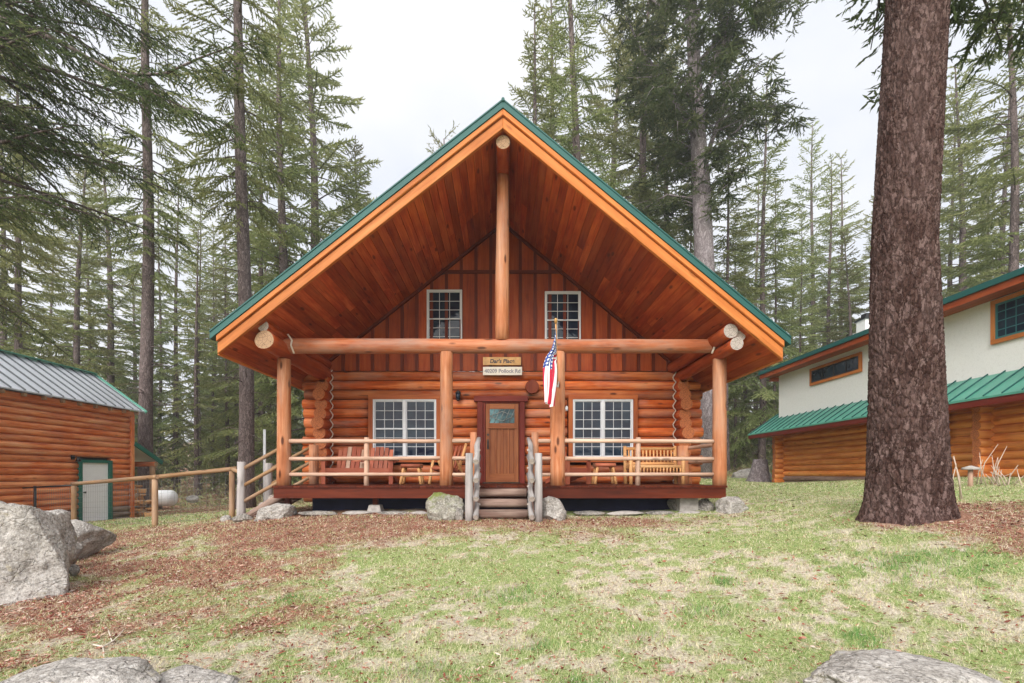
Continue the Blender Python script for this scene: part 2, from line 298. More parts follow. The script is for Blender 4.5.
# ------------------------------------------------------------------ mesh builder
class MB:
    def __init__(s): s.V=[]; s.F=[]; s.UV=[]; s.MI=[]; s.S=[]; s.R=[]
    def add(s,vs,fs,uvs,mi=0,smooth=False,rnd=None):
        if rnd is None: rnd=random.random()
        o=len(s.V); s.V+= [tuple(v) for v in vs]; s.R+=[rnd]*len(vs)
        for k,(f,u) in enumerate(zip(fs,uvs)):
            s.F.append([i+o for i in f]); s.UV.append(u)
            s.MI.append(mi[k] if isinstance(mi,list) else mi); s.S.append(smooth[k] if isinstance(smooth,list) else smooth)
    def tube(s,pts,rad,seg=12,mi=0,cap=None,wob=0,rnd=None,flat=1.0):
        pts=[Vector(p) for p in pts]; n=len(pts)
        if not isinstance(rad,(list,tuple)): rad=[rad]*n
        if rnd is None: rnd=random.random()
        if wob and n==2:
            a,b=pts; r0,r1=rad; k=max(3,int((b-a).length/.28)); ll=(b-a)
            pts=[a+ll*(i/k) for i in range(k+1)]; rad=[r0+(r1-r0)*i/k for i in range(k+1)]; n=k+1
        t=[(pts[min(i+1,n-1)]-pts[max(i-1,0)]).normalized() for i in range(n)]
        u=t[0].orthogonal().normalized()
        if abs(t[0].z)<.7:
            u=Vector((0,0,1))-t[0]*t[0].z; u.normalize()
        vs=[];d=0;ds=[]; sd=random.random()*100
        for i in range(n):
            u=(u-t[i]*u.dot(t[i])).normalized(); w=t[i].cross(u)
            if i: d+=(pts[i]-pts[i-1]).length
            ds.append(d)
            for j in range(seg):
                a=2*PI*j/seg; r=rad[i]
                if wob: r*=1+wob*(mnoise.noise(Vector((d*1.3+sd,math.cos(a)*.7,math.sin(a)*.7)))*1.6)
                vs.append(pts[i]+u*(math.cos(a)*r)+w*(math.sin(a)*r*flat))
        fs=[];uvs=[];mis=[];sm=[]; R=max(rad); o=rnd*7
        for i in range(n-1):
            for j in range(seg):
                k=(j+1)%seg
                fs.append([i*seg+j,i*seg+k,(i+1)*seg+k,(i+1)*seg+j]); v0=2*PI*R*j/seg+o; v1=2*PI*R*(j+1)/seg+o
                uvs.append([(ds[i],v0),(ds[i],v1),(ds[i+1],v1),(ds[i+1],v0)]); mis.append(mi); sm.append(True)
        cm=mi if cap is None else cap
        cu=[(math.cos(2*PI*j/seg)*rad[0],math.sin(2*PI*j/seg)*rad[0]) for j in range(seg)]
        fs.append(list(range(seg))[::-1]); uvs.append(cu[::-1]); mis.append(cm); sm.append(False)
        fs.append([(n-1)*seg+j for j in range(seg)]); uvs.append(cu); mis.append(cm); sm.append(False)
        s.add(vs,fs,uvs,mis,sm,rnd); return s
    def hexa(s,c,mi=0,rnd=None,axis=None):
        """c: 8 corners, bottom four ccw then top four"""
        c=[Vector(v) for v in c]
        fs=[[3,2,1,0],[4,5,6,7],[0,1,5,4],[1,2,6,5],[2,3,7,6],[3,0,4,7]]
        if rnd is None: rnd=random.random()
        ex=[(c[1]-c[0]),(c[3]-c[0]),(c[4]-c[0])]; ln=[e.length for e in ex]
        ax=ln.index(max(ln)) if axis is None else axis; A=ex[ax].normalized() if ln[ax]>0 else Vector((1,0,0))
        uvs=[]
        for f in fs:
            q=[c[i] for i in f]; nn=(q[1]-q[0]).cross(q[2]-q[0])
            if nn.length<1e-9: nn=(q[2]-q[0]).cross(q[3]-q[0])
            nn=nn.normalized() if nn.length>0 else Vector((0,0,1))
            B=nn.cross(A)
            if B.length<.3: B=nn.orthogonal()
            B.normalize(); A2=B.cross(nn)
            uvs.append([(A2.dot(v),B.dot(v)+rnd*5) for v in q])
        s.add(c,fs,uvs,mi,False,rnd); return s
    def box(s,x0,x1,y0,y1,z0,z1,mi=0,rnd=None,axis=None,rz=0,piv=None):
        c=[(x0,y0,z0),(x1,y0,z0),(x1,y1,z0),(x0,y1,z0),(x0,y0,z1),(x1,y0,z1),(x1,y1,z1),(x0,y1,z1)]
        c=[Vector(v) for v in c]
        if rz:
            pv=Vector(piv or ((x0+x1)/2,(y0+y1)/2,0)); R=Matrix.Rotation(rz,3,'Z'); c=[R@(v-pv)+pv for v in c]
        return s.hexa(c,mi,rnd,axis)
    def bar(s,a,b,w,h,mi=0,up=(0,0,1),rnd=None):
        a=Vector(a); b=Vector(b); t=(b-a).normalized(); up=Vector(up)
        sd=t.cross(up); 
        if sd.length<1e-4: sd=Vector((1,0,0))
        sd.normalize(); u=sd.cross(t).normalized(); sd*=w/2; u*=h/2
        return s.hexa([a-sd-u,b-sd-u,b+sd-u,a+sd-u,a-sd+u,b-sd+u,b+sd+u,a+sd+u],mi,rnd,0)
    def build(s,name,mats,parent=None,bev=0,loc=None):
        me=bpy.data.meshes.new(name); off=Vector(loc) if loc is not None else Vector((0,0,0))
        me.from_pydata([tuple(Vector(v)-off) for v in s.V],[],s.F); 
        if not isinstance(mats,(list,tuple)): mats=[mats]
        for m in mats: me.materials.append(m)
        uv=me.uv_layers.new(name='grain'); k=0; fl=[]
        for u in s.UV:
            for a in u: fl+= [a[0],a[1]]
        uv.data.foreach_set('uv',fl)
        me.polygons.foreach_set('material_index',s.MI); me.polygons.foreach_set('use_smooth',s.S)
        at=me.attributes.new('rnd','FLOAT','POINT'); at.data.foreach_set('value',s.R)
        me.update()
        o=bpy.data.objects.new(name,me); COL.objects.link(o)
        if parent is not None:
            o.parent=parent
            o.location=off-world_loc(parent)
        elif loc is not None: o.location=off
        if bev:
            bm=o.modifiers.new('bevel','BEVEL'); bm.width=bev; bm.segments=1; bm.limit_method='ANGLE'
        return o
def world_loc(o):
    v=Vector((0,0,0))
    while o is not None: v=v+o.location; o=o.parent
    return v
def empty(name,loc,label,cat,group=None):
    o=bpy.data.objects.new(name,None); o.empty_display_size=.2; o.location=loc; COL.objects.link(o); return tag(o,label,cat,group)
def tag(o,label=None,cat=None,group=None,kind=None):
    if label: o['label']=label
    if cat: o['category']=cat
    if group: o['group']=group
    if kind: o['kind']=kind
    return o
def quads(name,Q,rnd,mat,parent=None,tri=False):
    """Q: n x 4 x 3 (or n x 3 x 3) corner array, one random value per face"""
    n=len(Q); k=3 if tri else 4
    me=bpy.data.meshes.new(name); me.vertices.add(n*k); me.vertices.foreach_set('co',Q.astype(np.float32).ravel())
    me.loops.add(n*k); me.loops.foreach_set('vertex_index',np.arange(n*k,dtype=np.int32))
    me.polygons.add(n); me.polygons.foreach_set('loop_start',np.arange(0,n*k,k,dtype=np.int32))
    me.materials.append(mat)
    at=me.attributes.new('rnd','FLOAT','POINT'); at.data.foreach_set('value',np.repeat(rnd,k).astype(np.float32))
    me.update(calc_edges=True)
    o=bpy.data.objects.new(name,me); COL.objects.link(o)
    if parent: o.parent=parent
    return o

# ------------------------------------------------------------------ the log cabin
DK=-.233; WY=12.1; PY=9.8; SL=.79; SR=.825; RZ=6.33; RF=8.83; RB=21.5
def soff(x): return RZ-(SL*-x if x<0 else SR*x)
house=empty('log_cabin',(0,WY,gz(0,12)),'large orange log cabin with steep green gable roof and full front porch','cabin')
# openings in the front wall: x0,x1,z0,z1
LWIN=(-3.24,-1.66,.40,1.86); RWIN=(1.74,3.24,.40,1.86); DOOR=(-.64,.54,DK,1.92)
def cut_rows(z,x0,x1,ops):
    segs=[(x0,x1)]
    for a,b,c,d in ops:
        if c+.02<z<d-.01:
            ns=[]
            for s,e in segs:
                if a>s: ns.append((s,min(a,e)))
                if b<e: ns.append((max(b,s),e))
            segs=[q for q in ns if q[1]-q[0]>.05]
    return segs
lw=MB(); rows=12; sp=.2345
casing=.13
ops=[(LWIN[0]-casing,LWIN[1]+casing,LWIN[2]-casing,LWIN[3]+casing),(RWIN[0]-casing,RWIN[1]+casing,RWIN[2]-casing,RWIN[3]+casing),DOOR]
for i in range(-2,rows):
    z=DK+sp*(i+.5); e=.06*random.uniform(-1,1)
    for a,b in cut_rows(z,-4.98+e,5.0+e,ops):
        r=.1225
        lw.tube([(a,WY+.13,z),(b,WY+.13,z)],[r,r],14,0,1,wob=.035)
    # thin dark strips between rows: shade of the log gaps put into colour
lw.build('log_wall',[M['log'],M['endred']],house)
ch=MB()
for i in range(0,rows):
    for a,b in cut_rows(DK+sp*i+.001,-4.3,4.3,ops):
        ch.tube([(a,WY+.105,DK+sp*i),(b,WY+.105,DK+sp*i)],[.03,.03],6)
ch.build('seam_shade_strip',M['seamshade'],house)
bk=MB(); bk.box(-4.3,4.3,WY+.2,WY+.26,-.75,2.6); bk.build('wall_backing',M['inside'],house)
# side walls and corners
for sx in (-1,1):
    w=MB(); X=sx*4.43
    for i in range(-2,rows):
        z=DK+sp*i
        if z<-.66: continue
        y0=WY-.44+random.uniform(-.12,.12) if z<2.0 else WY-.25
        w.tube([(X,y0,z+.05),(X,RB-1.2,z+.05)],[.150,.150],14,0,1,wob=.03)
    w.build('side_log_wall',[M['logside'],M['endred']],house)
    # scalloped chinking seam in the corner
    q=MB(); pts=[]
    for k in range(0,49):
        t=k/48*rows; z=DK+sp*t
        if z>2.62: break
        bulge=abs(math.cos(PI*(t-.2)))
        pts.append((X-sx*(.11+.10*bulge),WY-.05-.03*bulge,z))
    q.tube(pts,.014,6); q.build('corner_seam',M['chink'],house)
# gable wall
gp=MB(); x=-4.4; k=0
w_=.30
while x<4.4:
    x1=min(x+.372,4.4)
    for (za,zb) in ((2.60,5.05),(5.10,7)):
        ta=min(zb,soff(x)+.02); tb=min(zb,soff(x1)+.02)
        if x<0<x1: ta=tb=min(zb,RZ)
        if ta<=za+.02 and tb<=za+.02: continue
        ta=max(ta,za+.01); tb=max(tb,za+.01)
        gp.hexa([(x+.01,WY+.10,za),(x1-.01,WY+.10,za),(x1-.01,WY+.16,za),(x+.01,WY+.16,za),(x+.01,WY+.10,ta),(x1-.01,WY+.10,tb),(x1-.01,WY+.16,tb),(x+.01,WY+.16,ta)],0,None,2)
    x+=.372
gp.build('gable_wall',M['gable'],house)
x=-4.4
while x<4.4:
    t=soff(x)-.02
    if t>2.7: bt=MB(); bt.box(x-.038,x+.038,WY+.065,WY+.099,2.6,t,axis=2); bt.build('batten',M['batten'],house)
    x+=.372
bt=MB(); bt.box(-1.62,1.55,WY+.05,WY+.064,5.045,5.12,axis=0); bt.build('band_board',M['batten'],house)
tr=MB()
for sx in (-1,1):
    s=SL if sx<0 else SR
    tr.hexa([(0,WY+.02,RZ-.09),(sx*4.6,WY+.02,RZ-.09-s*4.6),(sx*4.6,WY+.094,RZ-.09-s*4.6),(0,WY+.094,RZ-.09),(0,WY+.02,RZ-.005),(sx*4.6,WY+.02,RZ-.005-s*4.6),(sx*4.6,WY+.094,RZ-.005-s*4.6),(0,WY+.094,RZ-.005)][::1],0,None,0)
tr.build('gable_trim',M['batten'],house)
gb=MB(); gb.box(-4.4,4.4,WY+.165,WY+.2,2.6,2.8)
gb.V=[];gb.F=[];gb.UV=[];gb.MI=[];gb.S=[];gb.R=[]
gb.add([(-4.4,WY+.17,2.6),(4.4,WY+.17,2.6),(4.4,WY+.17,soff(4.4)),(0,WY+.17,RZ),(-4.4,WY+.17,soff(-4.4))],[[0,1,2,3,4]],[[(0,0)]*5])
gb.build('gable_backing',M['inside'],house)

# windows
def window(parent,x0,x1,z0,z1,y,units=1,cas=.0,casm='casing',rows2=(3,3),white='white'):
    fr=MB(); t=.038
    fr.box(x0,x1,y-.04,y+.05,z1-t,z1); fr.box(x0,x1,y-.04,y+.05,z0,z0+t)
    fr.box(x0,x0+t,y-.04,y+.05,z0+t,z1-t); fr.box(x1-t,x1,y-.04,y+.05,z0+t,z1-t)
    uw=(x1-x0)/units
    for k in range(1,units): fr.box(x0+uw*k-.035,x0+uw*k+.035,y-.042,y+.05,z0+t,z1-t)
    zm=z0+(z1-z0)*.50
    w=fr.build('window',M[white],parent,bev=.004)
    if cas:
        c=MB(); c.box(x0-cas,x1+cas,y-.06,y+.07,z1+.002,z1+cas); c.box(x0-cas,x1+cas,y-.06,y+.07,z0-cas,z0-.002)
        c.box(x0-cas,x0-.002,y-.055,y+.07,z0,z1); c.box(x1+.002,x1+cas,y-.055,y+.07,z0,z1)
        c.build('casing',M[casm],w,bev=.004)
    sa=MB(); gr=MB(); pn=MB()
    for k in range(units):
        a=x0+uw*k+(t if k==0 else .035); b=x0+uw*(k+1)-(t if k==units-1 else .035)
        for (c0,c1,dy,rw) in ((zm-.018,z1-t,0,rows2[0]),(z0+t,zm+.018,.022,rows2[1])):
            yy=y+dy; s=.022
            sa.box(a,b,yy-.012,yy+.02,c1-s,c1); sa.box(a,b,yy-.012,yy+.02,c0,c0+s); sa.box(a,a+s,yy-.011,yy+.02,c0+s,c1-s); sa.box(b-s,b,yy-.011,yy+.02,c0+s,c1-s)
            for j in (1,2):
                xx=a+s+(b-a-2*s)*j/3; gr.box(xx-.0055,xx+.0055,yy-.002,yy+.012,c0+s,c1-s)
            for j in range(1,rw):
                zz=c0+s+(c1-c0-2*s)*j/rw; gr.box(a+s,b-s,yy-.004,yy+.010,zz-.0055,zz+.0055)
            pn.box(a+s*.5,b-s*.5,yy+.013,yy+.018,c0+s*.5,c1-s*.5)
    sa.build('sash',M[white],w); gr.build('grille',M[white],w); pn.build('pane',M['glass'],w)
    return w
window(house,*LWIN,WY-.02,2,.11); window(house,*RWIN,WY-.02,2,.11)
def upx(px): return (px-CX)*WY/F_
window(house,upx(426.5),upx(462),3.18,4.62,WY+.06,1,0)
window(house,upx(545),upx(581),3.16,4.58,WY+.06,1,0)
# door
d=MB(); dx0,dx1=-.43,.385
d.box(dx0,dx1,WY-.01,WY+.035,DK+.03,1.76,axis=2)
dr=d.build('door',M['door'],house)
q=MB()
st=.10
for a,b,c,e in ((dx0,dx0+st,DK+.03,1.76),(dx1-st,dx1,DK+.03,1.76)): q.box(a,b,WY-.03,WY-.012,c,e,axis=2)
for c,e in ((DK+.03,DK+.24),(1.15,1.27),(1.62,1.76)): q.box(dx0+st,dx1-st,WY-.029,WY-.012,c,e,axis=0)
for k in (1,2,3):
    xx=dx0+st+(dx1-dx0-2*st)*k/4; q.box(xx-.022,xx+.022,WY-.028,WY-.012,DK+.24,1.15,axis=2)
q.box(dx0+.05,dx1-.05,WY-.055,WY-.030,1.13,1.16,axis=0)
q.build('door_rails',M['door'],dr,bev=.005)
for k in range(8):
    xx=dx0+st+(dx1-dx0-2*st)*(k//2+1 if k%2 else k//2)/4; xx=max(dx0+st+.006,min(dx1-st-.006,xx+(-.026 if k%2 else .026)))
    q=MB(); q.box(xx-.005,xx+.005,WY-.0145,WY-.0115,DK+.25,1.14,axis=2); q.build('groove_shade_line',M['batten'],dr)  # slim dark strips on the door face, painted shade of the panel grooves
q=MB(); q.box(dx0+st,dx1-st,WY-.024,WY-.014,1.27,1.62); q.build('door_window',M['doorglass'],dr)
q=MB()
for k in range(5):
    a=dx0+st+(dx1-dx0-2*st)*(k+.5)/5
    q.tube([(a-.07,WY-.026,1.28),(a,WY-.027,1.45),(a+.07,WY-.026,1.61)],.009,5)
q.tube([(dx0+st,WY-.026,1.44),(-.02,WY-.026,1.56),(dx1-st,WY-.026,1.44)],.010,5); q.tube([(dx0+st,WY-.027,1.44),(-.02,WY-.027,1.32),(dx1-st,WY-.027,1.44)],.010,5)
q.build('leading',M['wire'],dr)
q=MB(); q.box(dx0+.035,dx0+.075,WY-.045,WY-.032,.62,.86); q.tube([(dx0+.055,WY-.04,.82),(dx0+.055,WY-.10,.80),(dx0+.055,WY-.10,.66),(dx0+.055,WY-.04,.64)],.011,6); q.tube([(dx0+.055,WY-.03,.98),(dx0+.055,WY-.06,.98)],.028,12)
q.build('handle',M['black'],dr)
q=MB(); q.box(-.64,-.50,WY-.08,WY+.10,DK+.001,1.80,axis=2); q.box(.42,.54,WY-.08,WY+.10,DK+.001,1.80,axis=2); q.box(-.72,.62,WY-.10,WY+.10,1.80,1.94,axis=0)
q.box(-.497,-.437,WY-.045,WY+.05,DK+.03,1.795,axis=2); q.box(.392,.417,WY-.045,WY+.05,DK+.03,1.795,axis=2); q.box(-.497,.417,WY-.05,WY+.05,1.765,1.797)
q.build('door_frame',M['trim'],house,bev=.006)
q=MB(); q.box(-.50,.42,WY-.12,WY+.06,DK+.002,DK+.028,axis=0); q.build('threshold',M['brass'],house)

# roof
roof=MB()
def slab(mb,sx,xe,zt,zb,y0,y1,mi=0,x0=0,dz=0):
    s=SL if sx<0 else SR
    mb.hexa([(sx*x0,y0,RZ+zb-s*x0),(sx*xe,y0,RZ+zb-s*xe),(sx*xe,y1,RZ+zb-s*xe),(sx*x0,y1,RZ+zb-s*x0),
             (sx*x0,y0,RZ+zt-s*x0),(sx*xe,y0,RZ+zt-s*xe),(sx*xe,y1,RZ+zt-s*xe),(sx*x0,y1,RZ+zt-s*x0)][::1],mi,None,1)
slab(roof,-1,5.22,.42,.05,RF+.12,RB); slab(roof,1,5.12,.42,.05,RF+.12,RB)
roofo=roof.build('roof',M['fascia'],house)
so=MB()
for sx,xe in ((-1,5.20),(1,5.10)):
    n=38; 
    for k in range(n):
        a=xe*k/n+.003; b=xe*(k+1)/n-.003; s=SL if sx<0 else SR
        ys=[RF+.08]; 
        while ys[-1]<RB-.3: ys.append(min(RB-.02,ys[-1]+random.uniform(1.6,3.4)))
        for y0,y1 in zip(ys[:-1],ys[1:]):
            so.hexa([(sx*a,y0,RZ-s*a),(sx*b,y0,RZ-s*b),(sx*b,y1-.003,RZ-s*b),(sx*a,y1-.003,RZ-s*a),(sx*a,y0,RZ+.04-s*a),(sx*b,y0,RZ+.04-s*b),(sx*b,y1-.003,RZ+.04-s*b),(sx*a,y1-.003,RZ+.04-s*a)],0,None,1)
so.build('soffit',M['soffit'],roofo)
fa=MB()
for sx,xe in ((-1,5.21),(1,5.11)):
    s=SL if sx<0 else SR
    def band(z0,z1,y0,y1,x_=xe,mb=fa,mi=0):
        mb.hexa([(0,y0,RZ+z0),(sx*x_,y0,RZ+z0-s*x_),(sx*x_,y1,RZ+z0-s*x_),(0,y1,RZ+z0),(0,y0,RZ+z1),(sx*x_,y0,RZ+z1-s*x_),(sx*x_,y1,RZ+z1-s*x_),(0,y1,RZ+z1)],mi,None,0)
    band(-.02,.18,RF-.005,RF+.075); band(.195,.305,RF-.05,RF+.07)
    fa.hexa([(sx*(xe+.004),RF+.09,RZ-.01-s*xe),(sx*(xe+.05),RF+.09,RZ-.03-s*xe),(sx*(xe+.05),RB,RZ-.03-s*xe),(sx*(xe+.004),RB,RZ-.01-s*xe),
             (sx*(xe+.004),RF+.09,RZ+.33-s*xe),(sx*(xe+.05),RF+.09,RZ+.30-s*xe),(sx*(xe+.05),RB,RZ+.30-s*xe),(sx*(xe+.004),RB,RZ+.33-s*xe)],0,None,1)
fa.build('fascia',M['fascia'],roofo,bev=.008)
mt=MB()
for sx,xe in ((-1,5.31),(1,5.21)):
    s=SL if sx<0 else SR
    mt.hexa([(0,RF-.07,RZ+.31),(sx*xe,RF-.07,RZ+.31-s*xe),(sx*xe,RF+.10,RZ+.31-s*xe),(0,RF+.10,RZ+.31),(0,RF-.07,RZ+.43),(sx*xe,RF-.07,RZ+.43-s*xe),(sx*xe,RF+.10,RZ+.43-s*xe),(0,RF+.10,RZ+.43)],0,None,0)
    mt.hexa([(0,RF-.085,RZ+.432),(sx*xe,RF-.085,RZ+.432-s*xe),(sx*xe,RB+.05,RZ+.432-s*xe),(0,RB+.05,RZ+.432),(0,RF-.085,RZ+.46),(sx*xe,RF-.085,RZ+.46-s*xe),(sx*xe,RB+.05,RZ+.46-s*xe),(0,RB+.05,RZ+.46)],0,None,0)
    for k in range(1,31):
        y=RF+.42*k
        mt.hexa([(0,y-.015,RZ+.462),(sx*xe,y-.015,RZ+.462-s*xe),(sx*xe,y+.015,RZ+.462-s*xe),(0,y+.015,RZ+.462),(0,y-.015,RZ+.495),(sx*xe,y-.015,RZ+.495-s*xe),(sx*xe,y+.015,RZ+.495-s*xe),(0,y+.015,RZ+.495)],0,None,0)
mt.tube([(0,RF-.10,RZ+.44),(0,RB+.06,RZ+.44)],.03,10)
mt.build('metal_sheet',M['teal'],roofo)
q=MB(); q.tube([(0,8.95,6.14),(0,WY+.2,6.14)],[.13,.13],18,0,1,wob=.02); q.build('ridge_beam',[M['logside'],M['end']],house)
q=MB(); q.tube([(-.02,PY,2.70),(0,PY,6.03)],[.148,.125],18,0,wob=.035,flat=.95); q.build('king_post',M['post'],house)
q=MB(); q.tube([(-4.62,PY,2.59),(4.62,PY,2.585)],[.155,.135],20,0,1,wob=.04); q.build('cross_beam',[M['beam'],M['end']],house)
q=MB(); q.tube([(-4.44,9.0,2.49),(-4.44,WY+.3,2.50)],[.165,.18],20,0,1,wob=.14); q.build('side_beam',[M['logside'],M['end']],house)
q=MB(); q.tube([(-4.47,9.02,2.76),(-4.43,WY+.3,2.76)],[.105,.12],16,0,1,wob=.04); q.build('side_beam',[M['logside'],M['endgrey']],house)
q=MB(); q.tube([(4.24,9.0,2.66),(4.26,WY+.3,2.66)],[.135,.13],18,0,1,wob=.04); q.build('side_beam',[M['logside'],M['endgrey']],house)
q=MB(); q.tube([(4.34,8.98,2.42),(4.42,WY+.3,2.42)],[.12,.135],18,0,1,wob=.04); q.build('side_beam',[M['logside'],M['endgrey']],house)
q=MB(); q.tube([(4.44,9.05,2.585),(4.46,WY+.3,2.575)],[.095,.10],14,0,1,wob=.04); q.build('side_beam',[M['logside'],M['endgrey']],house)
# white seams where the cross beam is notched into the side beams
q=MB()
for sx in (-1,1):
    X=sx*4.22
    q=MB(); q.tube([(X-sx*.06,PY-.16,2.40),(X,PY-.17,2.56),(X-sx*.02,PY-.17,2.66),(X+sx*.06,PY-.17,2.78)],.018,6)
    q.build('notch_seam',M['chink'],house)
for px,r,zt in ((284,.135,2.32),(719.5,.135,2.33),(446.5,.132,2.46),(557.5,.152,2.46)):
    X=(px-CX)*PY/F_; q=MB(); q.tube([(X,PY,DK+.002),(X,PY,zt)],[r*1.02,r*.96],20,0,1,wob=.035); q.build('porch_post',[M['post'],M['end']],house)
# deck
DX0,DX1=-4.60,4.47; DF=9.66
dk=MB(); x=DX0
while x<DX1-.01:
    x1=min(x+.14,DX1); dk.box(x+.003,x1-.003,DF-.03,WY+.15,DK-.04,DK,axis=1); x=x1
dko=dk.build('deck',M['deck'],house)
q=MB(); q.box(DX0+.02,DX1-.02,DF,DF+.05,DK-.25,DK-.042,axis=0); q.box(DX0+.02,DX0+.07,DF+.052,WY,DK-.25,DK-.042,axis=1); q.box(DX1-.07,DX1-.02,DF+.052,WY,DK-.25,DK-.042,axis=1)
q.build('deck_fascia',M['deck'],dko)
for X in (-2.62,-4.42):
    q=MB(); zb=gz(X,DF+.3); q.box(X-.05,X+.05,DF+.25,DF+.35,zb+.12,DK-.042,axis=2); q.build('deck_post',M['deck'],dko)
    q=MB(); q.hexa([(X-.17,DF+.13,zb-.1),(X+.17,DF+.13,zb-.1),(X+.17,DF+.47,zb-.1),(X-.17,DF+.47,zb-.1),(X-.11,DF+.19,zb+.15),(X+.11,DF+.19,zb+.15),(X+.11,DF+.41,zb+.15),(X-.11,DF+.41,zb+.15)]); q.build('pier_block',M['concrete'],dko)
q=MB(); q.box(3.62,4.0,DF+.25,DF+.6,-.80,DK-.26); q.build('pier_block',M['concrete'],dko)
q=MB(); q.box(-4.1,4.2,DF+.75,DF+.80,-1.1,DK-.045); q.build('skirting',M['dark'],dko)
# railings
def rail_run(xa,xb,mids,name='railing'):
    q=MB()
    for z,r in ((.665,.045),(.315,.040),(-.012,.038)):
        q=MB(); q.tube([(xa,PY-.02,z+random.uniform(-.01,.01)),(xb,PY-.02,z+random.uniform(-.012,.012))],[r,r*.9],12,0,wob=.09); q.build('rail',M['rail'],house)
    for m in mids: q=MB(); q.tube([(m,PY+.03,DK),(m+.01,PY+.02,.74)],[.055,.05],12,0,wob=.05); q.build('baluster',M['rail'],house)
xp=lambda px:(px-CX)*PY/F_
rail_run(xp(290),xp(441),[xp(366)]); rail_run(xp(452),xp(474),[]); rail_run(xp(534),xp(551),[]); rail_run(xp(564),xp(713),[xp(638)])
for px in (473.5,535):
    X=xp(px); q=MB(); q.tube([(X,PY-.02,DK),(X,PY-.02,.84)],[.075,.072],14,0,1,wob=.03); q.build('railing_post',[M['post'],M['end']],house)
# side railing, right
q=MB()
for z in (.60,.27,-.03): q=MB(); q.tube([(4.36,PY,z),(4.36,WY-.4,z+.01)],[.042,.04],10,0,wob=.08); q.build('rail',M['rail'],house)
q=MB(); q.tube([(4.22,WY-.75,DK),(4.22,WY-.75,.66)],[.13,.125],14,0,1,wob=.03); q.build('railing_post',[M['post'],M['end']],house)
q=MB(); q.tube([(-4.40,11.25,DK),(-4.40,11.25,.68)],[.11,.105],14,0,1,wob=.03); q.build('railing_post',[M['post'],M['end']],house)

# front steps
gs=-.86
fs=empty('front_steps',(0,9.2,gs),'short log steps with grey peeled pole handrails leading up to the cabin front door','steps')
for k,(y,z) in enumerate(((9.50,DK-.14),(9.30,DK-.33),(9.08,DK-.52))):
    q=MB(); q.tube([(-.50,y,z),(.46,y,z+random.uniform(-.01,.01))],[.085,.08],14,0,1,wob=.05,flat=1.0)
    q.tube([(-.50,y+.13,z+.004),(.46,y+.13,z+.004)],[.08,.08],14,0,1,wob=.04); q.build('step',[M['step'],M['endgrey']],fs)
for sx in (-1,1):
    q=MB(); q.hexa([(sx*.50,9.0,-1.0),(sx*.58,9.0,-1.0),(sx*.58,9.62,-.62),(sx*.50,9.62,-.62),(sx*.50,9.0,-.72),(sx*.58,9.0,-.72),(sx*.58,9.62,DK-.02),(sx*.50,9.62,DK-.02)]); q.build('stringer',M['step'],fs)
    X=(469-CX)*8.95/F_ if sx<0 else (538.5-CX)*8.95/F_
    q=MB(); q.tube([(X,8.95,-.95),(X,8.95,.385)],[.078,.070],16,0,1,wob=.09); q.build('handrail_post',[M['grey'],M['endgrey']],fs)
    Xr=X+(.13 if sx<0 else -.13)
    for (za,zb) in ((.70,.22),(.36,-.12),(.00,-.46),(-.34,-.80)):
        q=MB(); q.tube([(Xr-sx*.012,9.72,za),(Xr+sx*.012,9.45,za*.7+zb*.3),(Xr-sx*.010,9.12,za*.32+zb*.68),(Xr,8.86,zb)],[.048,.055,.050,.056],12,0,1,wob=.16)
        q.tube([(Xr,9.25,(za+zb)/2-.03),(Xr-sx*.055,9.2,(za+zb)/2)],[.034,.022],8,0,1); q.build('handrail',[M['grey'],M['endgrey']],fs)

# side stairs on the left
ss=empty('side_stairs',(-5.3,10.9,-.9),'rustic log side stairs with grey newel post descending from the left end of the porch','stairs')
xl=(241-CX)*10.3/F_
for y,nm in ((10.3,0),(11.5,1)):
    gzz=gz(xl,y)
    q=MB(); q.tube([(xl,y,gzz-.1),(xl+.01,y,.26)],[.092,.080],16,0,1,wob=.04); q.build('newel_post',[M['grey'],M['endgrey']],ss)
    q=MB()
    for z0 in (.10,-.26,-.60):
        q.tube([(xl+.03,y,z0),(-4.46,y,z0+.60)],[.04,.038],10,0,1,wob=.08)
    q.build('handrail',[M['fence'],M['end']],ss)
    q=MB(); q.tube([(xl+.1,y,gzz+.02),(-4.55,y,DK-.12)],[.085,.085],12,0,1,wob=.05); q.build('stringer',[M['step'],M['endgrey']],ss)
for k in range(4):
    q=MB(); X=-4.66-.20*k; z=DK-.14-.15*k; q.tube([(X-.04,10.25,z),(X-.04,11.55,z)],[.08,.08],12,0,1,wob=.04); q.build('step',[M['step'],M['endgrey']],ss)

# wall fittings, each a thing
def lantern(x,z):
    t=empty('wall_lantern',(0,0,0),'black carriage lantern on the log wall left of the cabin door','lantern')
    q=MB(); q.box(-.05,.05,.08,.10,-.12,.10); q.build('wall_plate',M['black'],t)
    q=MB(); q.tube([(0,.09,.08),(0,.03,.12),(0,-.03,.10)],.011,6); q.build('bracket',M['black'],t)
    q=MB(); q.tube([(0,-.03,.10),(0,-.03,.085),(0,-.03,.03)],[.012,.03,.085],8); q.tube([(0,-.03,-.13),(0,-.03,-.16)],[.055,.03],8)
    for k in range(4):
        a=PI/4+k*PI/2; q.tube([(math.cos(a)*.075,-.03+math.sin(a)*.075,.03),(math.cos(a)*.052,-.03+math.sin(a)*.052,-.13)],.007,5)
    q.build('cage',M['black'],t)
    q=MB(); q.tube([(0,-.03,.025),(0,-.03,-.125)],[.058,.040],8); q.build('glass',M['glass'],t)
    t.location=(x,WY-.10,z)
lantern((458.5-CX)*WY/F_,1.97)
